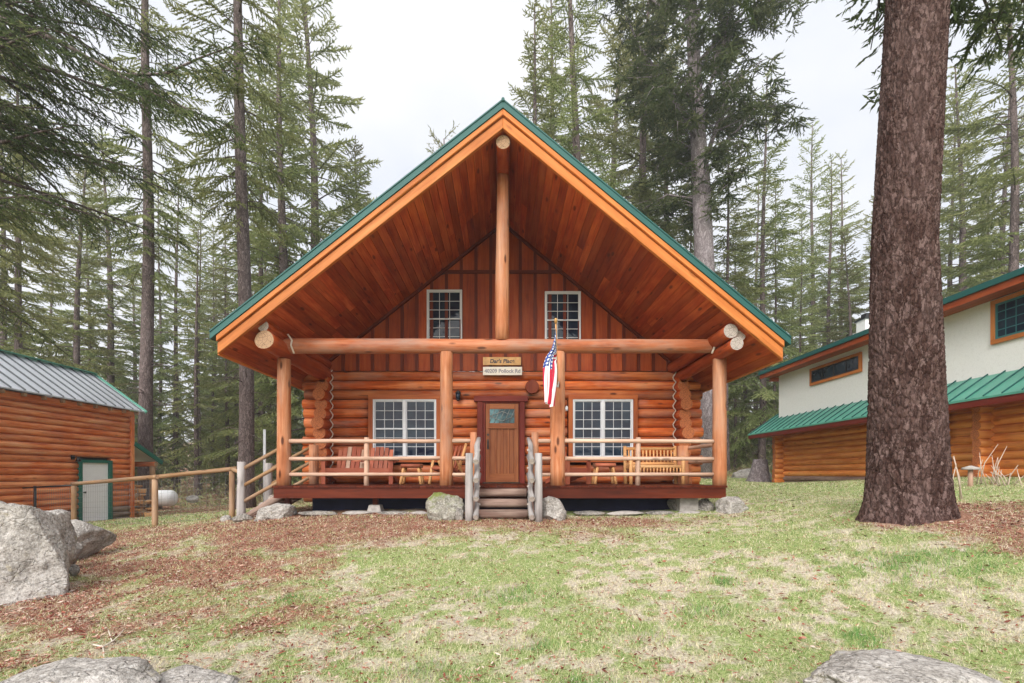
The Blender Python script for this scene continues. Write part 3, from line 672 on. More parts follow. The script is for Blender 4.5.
q=MB(); q.tube([(0,-.03,0),(0,.03,0)],[.165,.175],28); o=q.build('round_plaque',M['disk'],None); o.location=((532-CX)*WY/F_,WY-.06,2.17)
tag(o,'round dark red wooden plaque on the log wall up and right of the cabin door','plaque')
q=MB(); q.tube([(0,0,-.05),(0,0,.05)],[.035,.035],12); q.tube([(0,0,.05),(0,0,.075)],[.035,.012],12); o=q.build('motion_sensor',M['white'],None); o.location=((566.5-CX)*WY/F_,WY-.04,1.62)
tag(o,'small white sensor on the log wall beside the right porch window','sensor')
def text(body,size,loc,mat,parent,name='lettering'):
    cu=bpy.data.curves.new('t','FONT'); cu.body=body; cu.size=size; cu.align_x='CENTER'; cu.align_y='CENTER'; cu.extrude=.002; cu.offset=.004; cu.shear=.15 if mat is M['letter'] else 0
    to=bpy.data.objects.new('t',cu); COL.objects.link(to); bpy.context.view_layer.update()
    me=bpy.data.meshes.new_from_object(to.evaluated_get(bpy.context.evaluated_depsgraph_get())); bpy.data.objects.remove(to)
    me.materials.clear(); me.materials.append(mat); me.transform(Matrix.Rotation(PI/2,4,'X'))
    o=bpy.data.objects.new(name,me); COL.objects.link(o); o.parent=parent; o.location=loc
    return o
def sign(py0,py1,mat,txt,size,lm,label,px0=483,px1=521):
    y=WY-.09; s=F_/y; z0=(HY-py1)/s; z1=(HY-py0)/s; x0=(px0-CX)/s; x1=(px1-CX)/s
    q=MB(); q.box(-(x1-x0)/2,(x1-x0)/2,-.015,.015,-(z1-z0)/2,(z1-z0)/2)
    o=q.build('name_sign',M[mat],None,bev=.004); text(txt,size,(0,-.018,-.005),lm,o); o.location=((x0+x1)/2,y,(z0+z1)/2)
    tag(o,label,'sign'); return o
sign(357.2,365.2,'signgold',"Dar's Place",.135,M['letter'],'golden varnished name board above the cabin door, upper of the two signs')
sign(366.9,375.2,'signwhite','40209 Pollock Rd',.125,M['letterg'],'pale whitish address board with grey lettering hanging under the golden name board',483,522)

# flag
fl=empty('flag',(0,0,0),'limp stars and stripes flag on an angled staff fixed to the right middle porch post','flag')
A0=Vector((1.09,PY-.17,1.78)); TIP=Vector((.985,9.02,2.80)); 
q=MB(); q.tube([A0,TIP],.013,8); q.build('staff',M['yel'],fl)
q=MB(); q.tube([TIP,TIP+Vector((-.003,-.02,.03)),TIP+Vector((-.006,-.05,.07)),TIP+Vector((-.008,-.06,.09))],[.014,.028,.028,.005],10); q.build('finial',M['signgold'],fl)
q=MB(); q.tube([A0+Vector((0,.04,-.05)),A0+Vector((0,.03,.06))],.03,10); q.build('bracket',M['white'],fl)
q=MB(); nu,nv=52,40; HO=.80; FL=1.42; V=[];
def fpt(h,w):
    A=TIP+(A0-TIP).normalized()*(.03+h*HO); k=float(sst(0,.55,w))
    fx=.070*math.sin(h*3.2*2*PI*.8+1.2*w)+.17*(h-.5)*min(1,.3+w)-.09*w*(1.2-w/2)*1.1+.02*math.sin(5*w+h*4); fy=.05*math.cos(h*3.2*2*PI*.8+.7)+.07*(h-.5)
    base=Vector((TIP.x-.035+fx*min(1,.35+w),TIP.y+.14+fy,TIP.z-.02-.16*h))
    p=A*(1-k)+base*k; p.z=(A.z*(1-k)+base.z*k)-w*(1-.05*h)+.02*math.sin(h*9+2)
    return p
V=[[fpt(i/nu,FL*j/nv) for i in range(nu+1)] for j in range(nv+1)]
stp=MB(); can=MB()
for j in range(nv):
    for i in range(nu):
        h=(i+.5)/nu; w=(j+.5)/nv; f=[V[j][i],V[j][i+1],V[j+1][i+1],V[j+1][i]]
        uv=[(i/nu*.8,FL*j/nv),((i+1)/nu*.8,FL*j/nv),((i+1)/nu*.8,FL*(j+1)/nv),(i/nu*.8,FL*(j+1)/nv)]
        if h<7/13 and w<.52: can.add(f,[[0,1,2,3]],[uv],0,True)
        else: stp.add(f,[[0,1,2,3]],[uv],0 if int(h*13)%2==0 else 1,True)
stp.build('stripes',[M['flagred'],M['flagwhite']],fl); can.build('canton',M['canton'],fl)

# ---- porch furniture
def log_leg(q,a,b,r=.035): q.tube([a,b],[r,r*.9],10,0,wob=.06)
def adirondack(width,label,name,slats,loc,rz,mat='red',seats=1,pale=()):
    t=empty(name,(0,0,0),label,'chair' if seats==1 else 'bench')
    q=MB(); W=width/2
    for k in range(5): q.box(-W+.08,W-.08,-.28+.11*k,-.28+.11*k+.095,.34-.02*k,.36-.02*k,axis=0)
    q.box(-W+.04,W-.04,-.31,-.285,.22,.37,axis=0); q.build('seat',M[mat],t)
    for k in range(slats):
        u=(k+.5)/slats*2-1; g=(u*seats+seats)%2-1 if seats==2 else u
        hgt=.80+.10*(1-g*g); q=MB(); w=(width-.2)/slats*.42
        q.hexa([(u*(W-.1)-w,.20,.28),(u*(W-.1)+w,.20,.28),(u*(W-.1)+w,.22,.28),(u*(W-.1)-w,.22,.28),(u*(W-.1)-w,.44,hgt),(u*(W-.1)+w,.44,hgt),(u*(W-.1)+w,.46,hgt),(u*(W-.1)-w,.46,hgt)],0,None,2)
        q.build('back_slat',M['rail' if k in pale else mat],t)
    for sx in (-1,1):
        q=MB(); q.box(sx*W-.05,sx*W+.05,-.36,.34,.545,.57,axis=1); q.build('armrest',M[mat],t)
        q=MB(); q.box(sx*W-.045,sx*W+.045,-.32,-.27,0,.545,axis=2); q.build('front_leg',M[mat],t)
        q=MB(); q.hexa([(sx*W-.03,-.26,.22),(sx*W,-.26,.22),(sx*W,.50,0),(sx*W-.03,.50,0),(sx*W-.03,-.26,.34),(sx*W,-.26,.34),(sx*W,.50,.10),(sx*W-.03,.50,.10)],0,None,1); q.build('rear_leg',M[mat],t)
    if seats==2:
        q=MB(); q.box(-.10,.10,-.34,.2,.52,.545); q.build('centre_table',M[mat],t)
    q=MB(); q.box(-W+.06,W-.06,.42,.445,.50,.57,axis=0); q.build('back_rail',M[mat],t)
    t.location=loc; t.rotation_euler=(0,0,rz); return t
adirondack(1.55,'double slatted red wood armchair bench under the left porch window','double_armchair',12,((361-CX)*11.4/F_,11.4,DK),0,'red',2,(2,5))
adirondack(.62,'red slatted porch armchair half hidden behind the right middle post','porch_armchair',6,((570-CX)*11.3/F_,11.3,DK),.55,'red',1)
def log_chair(label,loc,rz):
    t=empty('log_armchair',(0,0,0),label,'chair')
    for sx in (-1,1):
        q=MB(); log_leg(q,(sx*.28,-.30,0),(sx*.28,-.14,.62)); q.build('front_leg',M['yel'],t)
        q=MB(); log_leg(q,(sx*.26,.42,0),(sx*.26,.02,.55)); log_leg(q,(sx*.24,.12,.3),(sx*.24,.44,.95)); q.build('rear_leg',M['yel'],t)
        q=MB(); log_leg(q,(sx*.30,-.28,.60),(sx*.28,.34,.58),.04); q.build('armrest',M['yel'],t)
    q=MB()
    for k in range(5): q.tube([(-.27,-.2+.1*k,.36-.02*k),(.27,-.2+.1*k,.36-.02*k)],.04,10)
    q.build('seat',M['red'],t)
    for k in range(5):
        u=(k-2)*.10; q=MB(); q.tube([(u,.15,.36),(u,.43,.90)],.03,8); q.build('back_slat',M['red'],t)
    t.location=loc; t.rotation_euler=(0,0,rz)
log_chair('log armchair with slanting pale legs half hidden behind the left middle porch post',((447-CX)*11.2/F_,11.2,DK),-.5)
def stool(label,loc,w=.42,h=.36,rz=0):
    t=empty('log_stool',(0,0,0),label,'stool')
    for sx in (-1,1):
        for sy in (-1,1):
            q=MB(); log_leg(q,(sx*w/2*1.05,sy*.17,0),(sx*w/2*.75,sy*.12,h-.02),.035); q.build('leg',M['yel'],t)
        q=MB()
    q=MB(); q.tube([(-w/2*.9,-.15,h*.45),(w/2*.9,-.15,h*.45)],.025,8); q.build('stretcher',M['yel'],t)
    q=MB()
    for k in range(4): q.tube([(-w/2,-.15+.1*k,h),(w/2,-.15+.1*k,h)],[.045,.045],10,0,1)
    q.build('seat',[M['red'],M['end']],t); t.location=loc; t.rotation_euler=(0,0,rz)
stool('low log stool beside the double bench, between it and the left middle post',((412-CX)*11.1/F_,11.1,DK),.44,.42)
stool('low log stool under the right porch window, left of the slatted log bench',((604-CX)*11.2/F_,11.2,DK),.46,.44)
def log_bench(loc):
    t=empty('log_bench',(0,0,0),'varnished yellow log bench with spindle back at the right end of the porch','bench')
    W=.60
    for sx in (-1,1):
        q=MB(); log_leg(q,(sx*W,.22,0),(sx*W,.30,.90),.045); q.build('back_leg',M['yel'],t)
        q=MB(); log_leg(q,(sx*W,-.25,0),(sx*W,-.25,.62),.045); q.build('front_leg',M['yel'],t)
        q=MB(); log_leg(q,(sx*W,-.27,.60),(sx*W,.28,.64),.04); q.build('armrest',M['yel'],t)
    q=MB(); q.tube([(-W,.29,.84),(W,.29,.84)],.038,10); q.build('top_rail',M['yel'],t)
    q=MB(); q.tube([(-W,.26,.48),(W,.26,.48)],.038,10); q.build('lower_rail',M['yel'],t)
    for k in range(13):
        u=-W+.09+(2*W-.18)*k/12; q=MB(); q.tube([(u,.26,.49),(u,.29,.83)],.020,8); q.build('spindle',M['yel'],t)
    q=MB()
    for k in range(6): q.tube([(-W,-.24+.085*k,.40),(W,-.24+.085*k,.40)],.042,10)
    q.build('seat',M['yel'],t)
    for k in range(15):
        u=-W+.07+(2*W-.14)*k/14; q=MB(); q.tube([(u,-.26,.24),(u,-.26,.38)],.016,6); q.build('apron_spindle',M['yel'],t)
    q=MB(); q.tube([(-W,-.26,.22),(W,-.26,.22)],.03,10); q.build('stretcher',M['yel'],t)
    t.location=loc
log_bench(((653-CX)*11.4/F_,11.35,DK))

# ------------------------------------------------------------------ log shed on the left
SX=-14.1; SY1=18.35; SY0=8.0; EZ=2.34; SG=-1.74
shed=empty('log_shed',(SX,SY1,SG),'orange log sided shed with grey standing seam roof at the left edge','shed')
DR=(16.15,17.25,-1.62,.38)
q=MB(); n=int((EZ-SG)/.195)
for i in range(n+1):
    z=SG+.06+.195*i
    if z>EZ-.05: break
    ys=[(SY0,SY1-.07)]
    if z<DR[3]+.16: ys=[(SY0,DR[0]-.10),(DR[1]+.14,SY1-.07)]
    for a,b in ys: q.tube([(SX-.06,a,z),(SX-.06,b,z)],[.102,.102],12,1 if i<3 else 0,wob=.02)
q.build('long_wall',[M['shed'],M['step']],shed)
q=MB()
for i in range(n+8):
    z=SG+.06+.195*i; hw=1.65 if z<EZ else (EZ+1.27-z)/.72
    if hw<.1: break
    hw=min(hw,1.65); q.tube([(SX-1.75-hw,SY1-.06,z),(SX-1.75+hw,SY1-.06,z)],[.113,.113],12)
q.build('end_wall',M['shed'],shed)
q=MB(); q.box(SX-.10,SX+.07,SY1-.07,SY1+.08,SG,EZ,axis=2); q.build('corner_board',M['shed'],shed)
q=MB(); q.box(SX-3.4,SX-.12,SY0,SY1-.12,SG,EZ-.05); q.build('wall_core',M['inside'],shed)
q=MB(); q.box(SX-.02,SX+.02,DR[0],DR[1],DR[2],DR[3]); dd=q.build('door',M['wdoor'],shed)
q=MB(); q.tube([(SX+.02,DR[0]+.10,-.62),(SX+.09,DR[0]+.10,-.62)],[.02,.035],10); q.build('knob',M['black'],dd)
q=MB(); q.box(SX-.05,SX+.08,DR[0]-.10,DR[0]-.002,DR[2]-.05,DR[3]+.10,axis=2); q.box(SX-.05,SX+.08,DR[1]+.002,DR[1]+.14,DR[2]-.05,DR[3]+.10,axis=2); q.box(SX-.05,SX+.075,DR[0],DR[1],DR[3]+.002,DR[3]+.10); q.build('door_frame',M['greenpaint'],shed)
q=MB(); q.box(SX-.05,SX+.25,DR[0]-.1,DR[1]+.1,SG-.05,DR[2]-.01); q.build('door_sill',M['concrete'],shed)
rt=.72; zr=EZ+.08; rf=MB()
y0=SY0-.3; y1=SY1+.40; xr=SX-1.75
for sx in (-1,1):
    xe=xr+sx*1.98
    rf.hexa([(xr,y0,zr+1.98*rt-.04),(xe,y0,zr-.04),(xe,y1,zr-.04),(xr,y1,zr+1.98*rt-.04),(xr,y0,zr+1.98*rt),(xe,y0,zr),(xe,y1,zr),(xr,y1,zr+1.98*rt)])
ro=rf.build('roof',M['greymetal'],shed)
q=MB(); y=y0+.2
while y<y1:
    for sx in (-1,1): q.bar((xr,y,zr+1.98*rt+.02),(xr+sx*1.98,y,zr+.02),.03,.045)
    y+=.41
q.build('seam',M['seam'],ro)
q=MB(); q.bar((xr,y0,zr+1.98*rt+.045),(xr,y1+.02,zr+1.98*rt+.045),.26,.03); 
for sx in (-1,1): q.bar((xr,y1+.03,zr+1.98*rt+.0),(xr+sx*2.02,y1+.03,zr-.03),.05,.12)
q.build('trim',M['teal2'],ro)
q=MB(); y=y0+.2
while y<y1: q.box(SX-.02,SX+.20,y-.035,y+.035,zr-.16,zr-.055); y+=.62
q.build('rafter_tail',M['end'],ro)
q=MB(); q.box(SX+.05,SX+.09,y0,SY1,zr-.25,zr-.06,axis=1); q.build('eave_board',M['shed'],ro)
# lean-to
q=MB(); a=(SX+.25,SY1+.10,1.24); b=(SX+.25,20.7,.50)
q.hexa([(SX-3.4,SY1+.10,1.14),(SX+.06,SY1+.10,1.14),(SX+.06,19.85,.46),(SX-3.4,19.85,.46),(SX-3.4,SY1+.10,1.20),(SX+.06,SY1+.10,1.20),(SX+.06,19.85,.52),(SX-3.4,19.85,.52)]); lt=q.build('lean_to_roof',M['greymetal'],shed)
q=MB(); q.bar((SX+.09,SY1+.08,1.15),(SX+.09,19.9,.46),.05,.16); q.build('trim',M['greenpaint'],lt)
q=MB(); q.tube([(SX-3.2,19.5,.40),(SX+.12,19.5,.40)],.10,12,0,1); q.build('lean_to_beam',[M['shed'],M['end']],shed)
q=MB(); q.tube([(SX-.02,19.5,SG-.1),(SX-.02,19.5,.32)],.10,12); q.build('lean_to_post',M['fence'],shed)
# light on shed
t=empty('wall_light',(0,0,0),'black outdoor light on the shed wall above the left of the white door','light')
q=MB(); q.box(0,.03,-.06,.06,-.06,.08); q.build('wall_plate',M['black'],t); q=MB(); q.tube([(.03,0,0),(.14,0,.03),(.18,0,0)],[.015,.015,.02],8); q.tube([(.18,0,.02),(.20,0,-.12)],[.03,.09],12); q.build('lamp_hood',M['black'],t)
t.location=(SX+.05,484*14.05/(503-72.5),.53)
# firewood: individual logs
fw=random.Random(5); base=MB()
proto=[]
def split_log(r,l):
    q=MB(); n=3; a0=fw.random()*6; pts=[]
    ang=fw.uniform(1.2,2.2); ring=[(0,0)]+[(math.cos(a0+ang*k/4)*r,math.sin(a0+ang*k/4)*r) for k in range(5)]
    vs=[(x,-l/2,z) for x,z in ring]+[(x,l/2,z) for x,z in ring]; m=len(ring)
    f=[list(range(m)),[m+i for i in range(m)][::-1]]; uv=[[(x,z) for x,z in ring],[(x,z) for x,z in ring][::-1]]
    for i in range(m):
        k=(i+1)%m; f.append([i,m+i,m+k,k]); uv.append([(0,i*.08),(l,i*.08),(l,k*.08),(0,k*.08)])
    q.add(vs,f,uv,[1,1]+[0]*m); return q.build('firewood_log',[M['firewood'],M['end']],None)
lab='split log in the firewood pile under the shed lean-to'
pl=[split_log(fw.uniform(.10,.15),.42) for _ in range(6)]
cnt=0
for lay in range(8):
    z=SG+.10+.155*lay; wd=1.5 if lay<3 else 1.35-.16*(lay-3)
    x=SX-.95+ (0 if lay<3 else 0)
    yrows=(18.75,19.15)
    for yy in yrows:
        X=SX+.36-(0.10*lay)-fw.uniform(0,.1)
        while X>SX+.36-(0.10*lay)-wd+ .3*lay*.2:
            if cnt<6: o=pl[cnt]
            else:
                o=fw.choice(pl).copy(); COL.objects.link(o)
            cnt+=1
            o.location=(X,yy+fw.uniform(-.06,.06),z+fw.uniform(-.02,.02)); o.rotation_euler=(fw.uniform(-.1,.1),fw.uniform(0,6.28),fw.uniform(-.5,.5)+PI/2*(fw.random()<.3))
            tag(o,lab,'firewood','split logs in the firewood pile'); X-=.22

# ------------------------------------------------------------------ neighbouring house on the right
RX=12.0; RY1=21.05; RY0=7.0
nh=empty('neighbour_house',(RX,RY1,gz(RX,RY1)),'white stucco and log house with green skirt roof partly behind the big trunk','house')
q=MB()
for i in range(14):
    z=-.62+.213*i
    if z>2.05: break
    cuts=[(13.1,14.2)] if .80<z<1.72 else []
    segs=[(RY0,RY1)]
    if cuts: segs=[(RY0,13.02),(14.28,RY1)]
    for a,b in segs: q.tube([(RX+.10,a,z),(RX+.10,b,z)],[.122,.122],12,2 if i<3 else 0,1,wob=.03)
q.build('log_wall',[M['rlog'],M['endred'],M['step']],nh)
for (yc,ext) in ((11.95,.34),(RY1-.25,.36)):
    q=MB()
    for i in range(13):
        z=-.52+.213*i
        if z>1.9: break
        q.tube([(RX-ext+random.uniform(-.03,.03),yc,z),(RX+.3,yc,z)],[.118,.118],14,0,1,wob=.02)
    q.build('corner_logs',[M['rlog'],M['endred']],nh)
q=MB()
for i in range(12):
    z=-.62+.213*i; q.tube([(RX-.1,RY1-.1,z),(RX+8,RY1-.1,z)],[.122,.122],10)
q.build('log_wall',M['rlog'],nh)
q=MB(); q.box(RX+.14,RX+8,RY0,RY1-.15,-.8,2.3); q.build('wall_core',M['inside'],nh)
q=MB(); q.box(RX,RX+8,RY0,RY1,2.15,4.38); q.build('stucco_wall',M['stucco'],nh)
sk=MB(); e=(1.78,2.42)
def sheet(mb,pts,th=.05):
    mb.add([Vector(p) for p in pts]+[Vector(p)-Vector((0,0,th)) for p in pts],[[0,1,2,3],[7,6,5,4],[0,4,5,1],[1,5,6,2],[2,6,7,3],[3,7,4,0]],[[(0,0),(1,0),(1,1),(0,1)]]*6)
sheet(sk,[(RX-.95,RY0-1,e[0]),(RX-.95,RY1+.8,e[0]),(RX+.02,RY1+.8,2.45),(RX+.02,RY0-1,2.45)])
sheet(sk,[(RX+.02,RY1+.03,2.45),(RX-.0,RY1+.8,2.45),(RX+.9,RY1+.8,3.07),(RX+.9,RY1+.03,3.07)])
sheet(sk,[(RX+.9,RY1+.03,3.07),(RX+.9,RY1+.8,3.07),(RX+8,RY1+.8,2.6),(RX+8,RY1+.03,2.6)])
sko=sk.build('skirt_roof',M['teal2'],nh)
q=MB(); y=RY0-.9
while y<RY1+.8:
    q.bar((RX-.95,y,e[0]+.02),(RX-.002 if y<RY1 else RX+.88,y,2.47-.0 if y<RY1 else 3.08),.02,.03); y+=.42
q.build('seam',M['teal'],sko)
q=MB(); q.box(RX-.93,RX-.89,RY0-1,RY1+.78,e[0]-.20,e[0]-.052,axis=1); q.build('eave_board',M['trim'],sko)
q=MB(); sheet(q,[(RX-.90,RY0-1,e[0]-.14),(RX-.90,RY1+.75,e[0]-.14),(RX+.02,RY1+.75,e[0]-.12),(RX+.02,RY0-1,e[0]-.12)],.02); q.build('eave_soffit',M['logside'],sko)
q=MB(); sheet(q,[(RX-.62,RY0-1,4.50),(RX-.62,RY1+.35,4.50),(RX+4.5,RY1+.35,6.4),(RX+4.5,RY0-1,6.4)],.06)
sheet(q,[(RX+4.5,RY0-1,6.4),(RX+4.5,RY1+.35,6.4),(RX+9.2,RY1+.35,4.5),(RX+9.2,RY0-1,4.5)],.06); uo=q.build('upper_roof',M['teal'],nh)
q=MB(); q.box(RX-.64,RX-.58,RY0-1,RY1+.36,4.20,4.42,axis=1); q.bar((RX-.6,RY1+.37,4.32),(RX+4.5,RY1+.37,6.2),.05,.26); q.build('fascia',M['logside'],uo); q=MB(); q.box(RX-.70,RX-.645,RY0-1,RY1+.38,4.36,4.50,axis=1); q.build('gutter',M['teal'],uo)
q=MB(); sheet(q,[(RX-.58,RY0-1,4.24),(RX-.58,RY1+.3,4.24),(RX+.3,RY1+.3,4.30),(RX+.3,RY0-1,4.30)],.02); q.build('eave_soffit',M['logside'],uo)
q=MB(); q.box(RX-.3,RX+.4,RY1+.0,RY1+.2,4.05,4.2); q.build('purlin',M['logside'],uo)
def nwindow(y0,y1,z0,z1,cols,rws,units,cas='casing'):
    f=MB(); X=RX-.03; t=.10
    f.box(X-.04,X+.02,y0-t,y1+t,z1,z1+t); f.box(X-.04,X+.02,y0-t,y1+t,z0-t,z0); f.box(X-.038,X+.02,y0-t,y0,z0,z1); f.box(X-.038,X+.02,y1,y1+t,z0,z1)
    w=f.build('window',M['fascia'],nh)
    s=MB(); s.box(X-.02,X+.01,y0,y1,z1-.05,z1); s.box(X-.02,X+.01,y0,y1,z0,z0+.05); s.box(X-.02,X+.01,y0,y0+.05,z0+.05,z1-.05); s.box(X-.02,X+.01,y1-.05,y1,z0+.05,z1-.05)
    for k in range(1,units): yy=y0+(y1-y0)*k/units; s.box(X-.019,X+.01,yy-.03,yy+.03,z0+.05,z1-.05)
    s.build('sash',M['black'] if units>2 else M['tealglass'],w)
    g=MB()
    for k in range(1,cols): yy=y0+(y1-y0)*k/cols; g.box(X-.012,X+.008,yy-.009,yy+.009,z0+.05,z1-.05)
    for k in range(1,rws): zz=z0+(z1-z0)*k/rws; g.box(X-.013,X+.007,y0+.05,y1-.05,zz-.01,zz+.01)
    if cols>1 or rws>1: g.build('grille',M['tealglass'],w)
    p=MB(); p.box(X-.004,X+.004,y0+.04,y1-.04,z0+.04,z1-.04); p.build('pane',M['glass'],w)
nwindow(16.25,18.75,3.52,3.98,1,1,4); nwindow(10.35,11.75,3.26,4.12,6,4,2); nwindow(13.15,14.15,.84,1.68,2,3,1)
ch_=empty('chimney',(13.2,17.8,5.0),'small pale chimney with dark cap above the neighbouring roof','chimney'); 
ch_.parent=nh; ch_.location=Vector((13.2,17.8,5.0))-world_loc(nh)
for k in ('label','category'): del ch_[k]
bpy.data.objects.remove(ch_)
q=MB(); q.box(13.1,13.5,17.5,17.95,4.9,5.62); cho=q.build('chimney',M['stucco'],uo); q=MB(); q.box(13.06,13.54,17.46,17.99,5.62,5.67); q.box(13.2,13.4,17.6,17.85,5.67,5.86); q.build('chimney_cap',M['black'],cho)

# ------------------------------------------------------------------ fence
fe=empty('yard_fence',(-8,11,gz(-8,11)),'low brown rail and wire mesh fence between the side stairs and the shed','fence')
fp=[P(232,470,11.0),P(155,478,10.95),P(74,484.5,13.4),P(2,489,14.6)]
gb_=[gz(p.x,p.y) for p in fp]
for i,p in enumerate(fp):
    r=.064 if i<3 else .10
    q=MB(); q.tube([(p.x,p.y,gb_[i]-.2),(p.x,p.y,p.z-.03)],[r,r*.95],12,0,1,wob=.03); q.build('fence_post',[M['fence'],M['end']],fe)
for a,b in ((0,1),(1,2)):
    q=MB(); A=fp[a]; B=fp[b]; d_=(B-A).normalized()*.12; q.tube([A-d_+Vector((0,0,.02)),B+d_+Vector((0,0,.02))],[.052,.048],12,0,1,wob=.05); q.build('rail',[M['fence'],M['end']],fe)
q=MB(); A=Vector((xl,10.3,-.0)); q.tube([fp[0]+Vector((0,0,.02)),A+Vector((0,0,.03))],[.045,.042],10,0,1,wob=.05); q.build('rail',[M['fence'],M['end']],fe)
for a,b in ((0,1),(1,2)):
    q=MB(); A=fp[a]; B=fp[b]; n=int((B-A).length/.14)
    for k in range(1,n):
        u=k/n; p=A.lerp(B,u); zb=gb_[a]*(1-u)+gb_[b]*u+.03; q.tube([(p.x,p.y,zb),(p.x,p.y,p.z-.04)],.0021,3)
    for k in range(8):
        u=(k+.3)/8; q.tube([(A.x,A.y,gb_[a]+(A.z-gb_[a])*u),(B.x,B.y,gb_[b]+(B.z-gb_[b])*u)],.0021,3)
    q.build('wire_mesh',M['wire'],fe)
# dark metal gate panel at far left
mg=empty('wire_gate',(-12.3,13.6,-1.4),'dark metal framed wire gate in front of the shed, left of the white door','gate')
A=fp[2]; B=fp[3]; mid=A.lerp(B,.52)
q=MB()
q.tube([mid+Vector((0,0,-1.15)),mid+Vector((0,0,.03))],.035,8)
q.tube([A+Vector((0,0,-.02)),B],.022,6); q.tube([A+Vector((0,0,-.98)),B+Vector((0,0,-.98))],.02,6); q.build('gate_frame',M['black'],mg)
q=MB(); n=34
for k in range(1,n):
    p=A.lerp(B,k/n); q.tube([p+Vector((0,0,-1.0)),p],.0026,3)
for k in range(1,8): q.tube([A+Vector((0,0,-k*.125)),B+Vector((0,0,-k*.125))],.0026,3)
q.build('wire_mesh',M['wire'],mg)

# propane tank
t=empty('propane_tank',(0,0,0),'rusty based white cylindrical gas tank on the ground behind the fence','tank')
q=MB(); pr=[]; ll=1.25; R=.38
for k in range(9): a=PI/2*k/8; pr.append((-ll-math.cos(a)*.3,R*math.sin(a)+.001))
pr=pr+[(-x,r) for x,r in pr[::-1]]
q.tube([(x,0,.55) for x,r in pr],[r for x,r in pr],24); q.build('tank_body',M['tank'],t)
for sx in (-1,1):
    q=MB(); q.box(sx*.7-.1,sx*.7+.1,-.3,.3,0,.30); q.build('leg',M['concrete'],t)
q=MB(); q.tube([(0,0,.92),(0,0,1.06)],[.14,.12],14); q.build('valve_dome',M['tank'],t)
t.location=(-16.95,22.6,gz(-16.9,22.6)-.02); t.rotation_euler=(0,0,.25)
# thin pale pole
q=MB(); q.tube([(0,0,-.2),(0,0,2.75)],[.055,.045],10); o=q.build('metal_pole',M['tank'],None); o.location=((264.5-CX)*17/F_,17,gz(-8.4,17)); tag(o,'thin pale metal pole standing behind the side stairs, left of the porch corner','pole')
# path light
t=empty('path_light',(0,0,0),'short pale path light with a wide cap in the grass right of the big trunk','garden light')
q=MB(); q.tube([(0,0,-.1),(0,0,.36)],[.045,.04],10); q.build('stem',M['rail'],t); q=MB(); q.tube([(0,0,.36),(0,0,.40),(0,0,.44)],[.15,.13,.02],14); q.build('cap',M['concrete'],t)
p=P(970.5,478,9.6); t.location=(p.x,p.y,gz(p.x,p.y)-.02)

# ------------------------------------------------------------------ rocks
def rock(px,pyb,d,wpx,hpx,depth,label,mat='rock',seed=0,cuts=7,rz=0,top=1.0,tilt=0,group=None,sub=4,skew=0,taper=0):
    s=F_/d; X=(px-CX)/s; gy=gz(X,d); W=wpx/s; H=hpx/s; rr=random.Random(seed)
    bm=bmesh.new(); bmesh.ops.create_icosphere(bm,subdivisions=sub+1,radius=1.0)
    pl=[]
    for k in range(cuts):
        v=Vector((rr.gauss(0,1),rr.gauss(0,1),rr.gauss(.2,.7))).normalized(); pl.append((v,rr.uniform(.62,.86)))
    for v in bm.verts:
        c=v.co.copy()
        for nrm,dd in pl:
            e=c.dot(nrm)-dd
            if e>0: c-=nrm*e*.92
        n=mnoise.fractal(c*1.8+Vector((seed*3.1,0,0)),.8,2.1,5)*.10+mnoise.fractal(c*6+Vector((0,seed,0)),.9,2.1,3)*.018
        c+=c.normalized()*n; c.x+=skew*c.z
        v.co=c
    xs=[v.co.x for v in bm.verts]; zs=[v.co.z for v in bm.verts]; ys=[v.co.y for v in bm.verts]
    sx=W/(max(xs)-min(xs)); sz=H*1.35/(max(zs)-min(zs)); sy=depth/(max(ys)-min(ys))
    cx=(max(xs)+min(xs))/2; zt=max(zs)
    for v in bm.verts: v.co=Vector(((v.co.x-cx)*sx,v.co.y*sy,(v.co.z-zt)*sz+H))
    if taper:
        for v in bm.verts: v.co.x=v.co.x*(1+taper*.3-taper*max(0,v.co.z/H))+taper*.12*W*max(0,v.co.z/H)
    me=bpy.data.meshes.new('boulder'); bm.to_mesh(me); bm.free()
    for p in me.polygons: p.use_smooth=True
    me.materials.append(M[mat]); o=bpy.data.objects.new('boulder',me); COL.objects.link(o)
    o.location=(X,d,(HY-pyb)/s if pyb else gy); o.rotation_euler=(0,tilt,rz)
    tag(o,label,'boulder',group); return o
rock(14,597,5.6,112,99,1.1,'large pale grey boulder, tallest of the rocks at the left edge','rocklight',9,13,skew=-.05,sub=5,taper=.62)
rock(73,556,7.6,58,37,1.0,'low pale grey boulder right behind the tall one at the left edge','rocklight',11,10,skew=.25)
rock(62,562,6.7,38,26,.5,'small dark faceted boulder wedged between the two big left boulders','rock',14,7)
rock(74,573,6.3,9,9,.12,'fist sized stone at the right foot of the tall left boulder','rock',15,5,sub=3)
rock(75,700,2.85,165,38,.7,'rounded pale boulder top at the bottom left corner','rocklight',21,5,sub=5)
rock(190,700,3.0,90,28,.5,'smaller pale boulder touching the right side of the bottom left one','rocklight',22,5,sub=5)
rock(905,705,2.8,190,45,.8,'rounded grey boulder top at the bottom right edge','rocklight',25,5,sub=5)
rock(446,518,9.15,41,26,.55,'mossy boulder left of the front steps','rockmoss',31,9)
rock(459,520,9.0,9,14,.2,'narrow stone leaning on the mossy boulder beside the left handrail','rock',32,5,sub=3)
rock(553,519,9.25,27,23,.5,'smooth light grey boulder right of the front steps','rocklight',33,6,skew=-.15)
rock(734,514,9.5,36,18,.6,'rounded white boulder at the right front corner of the porch','rocklight',35,5)
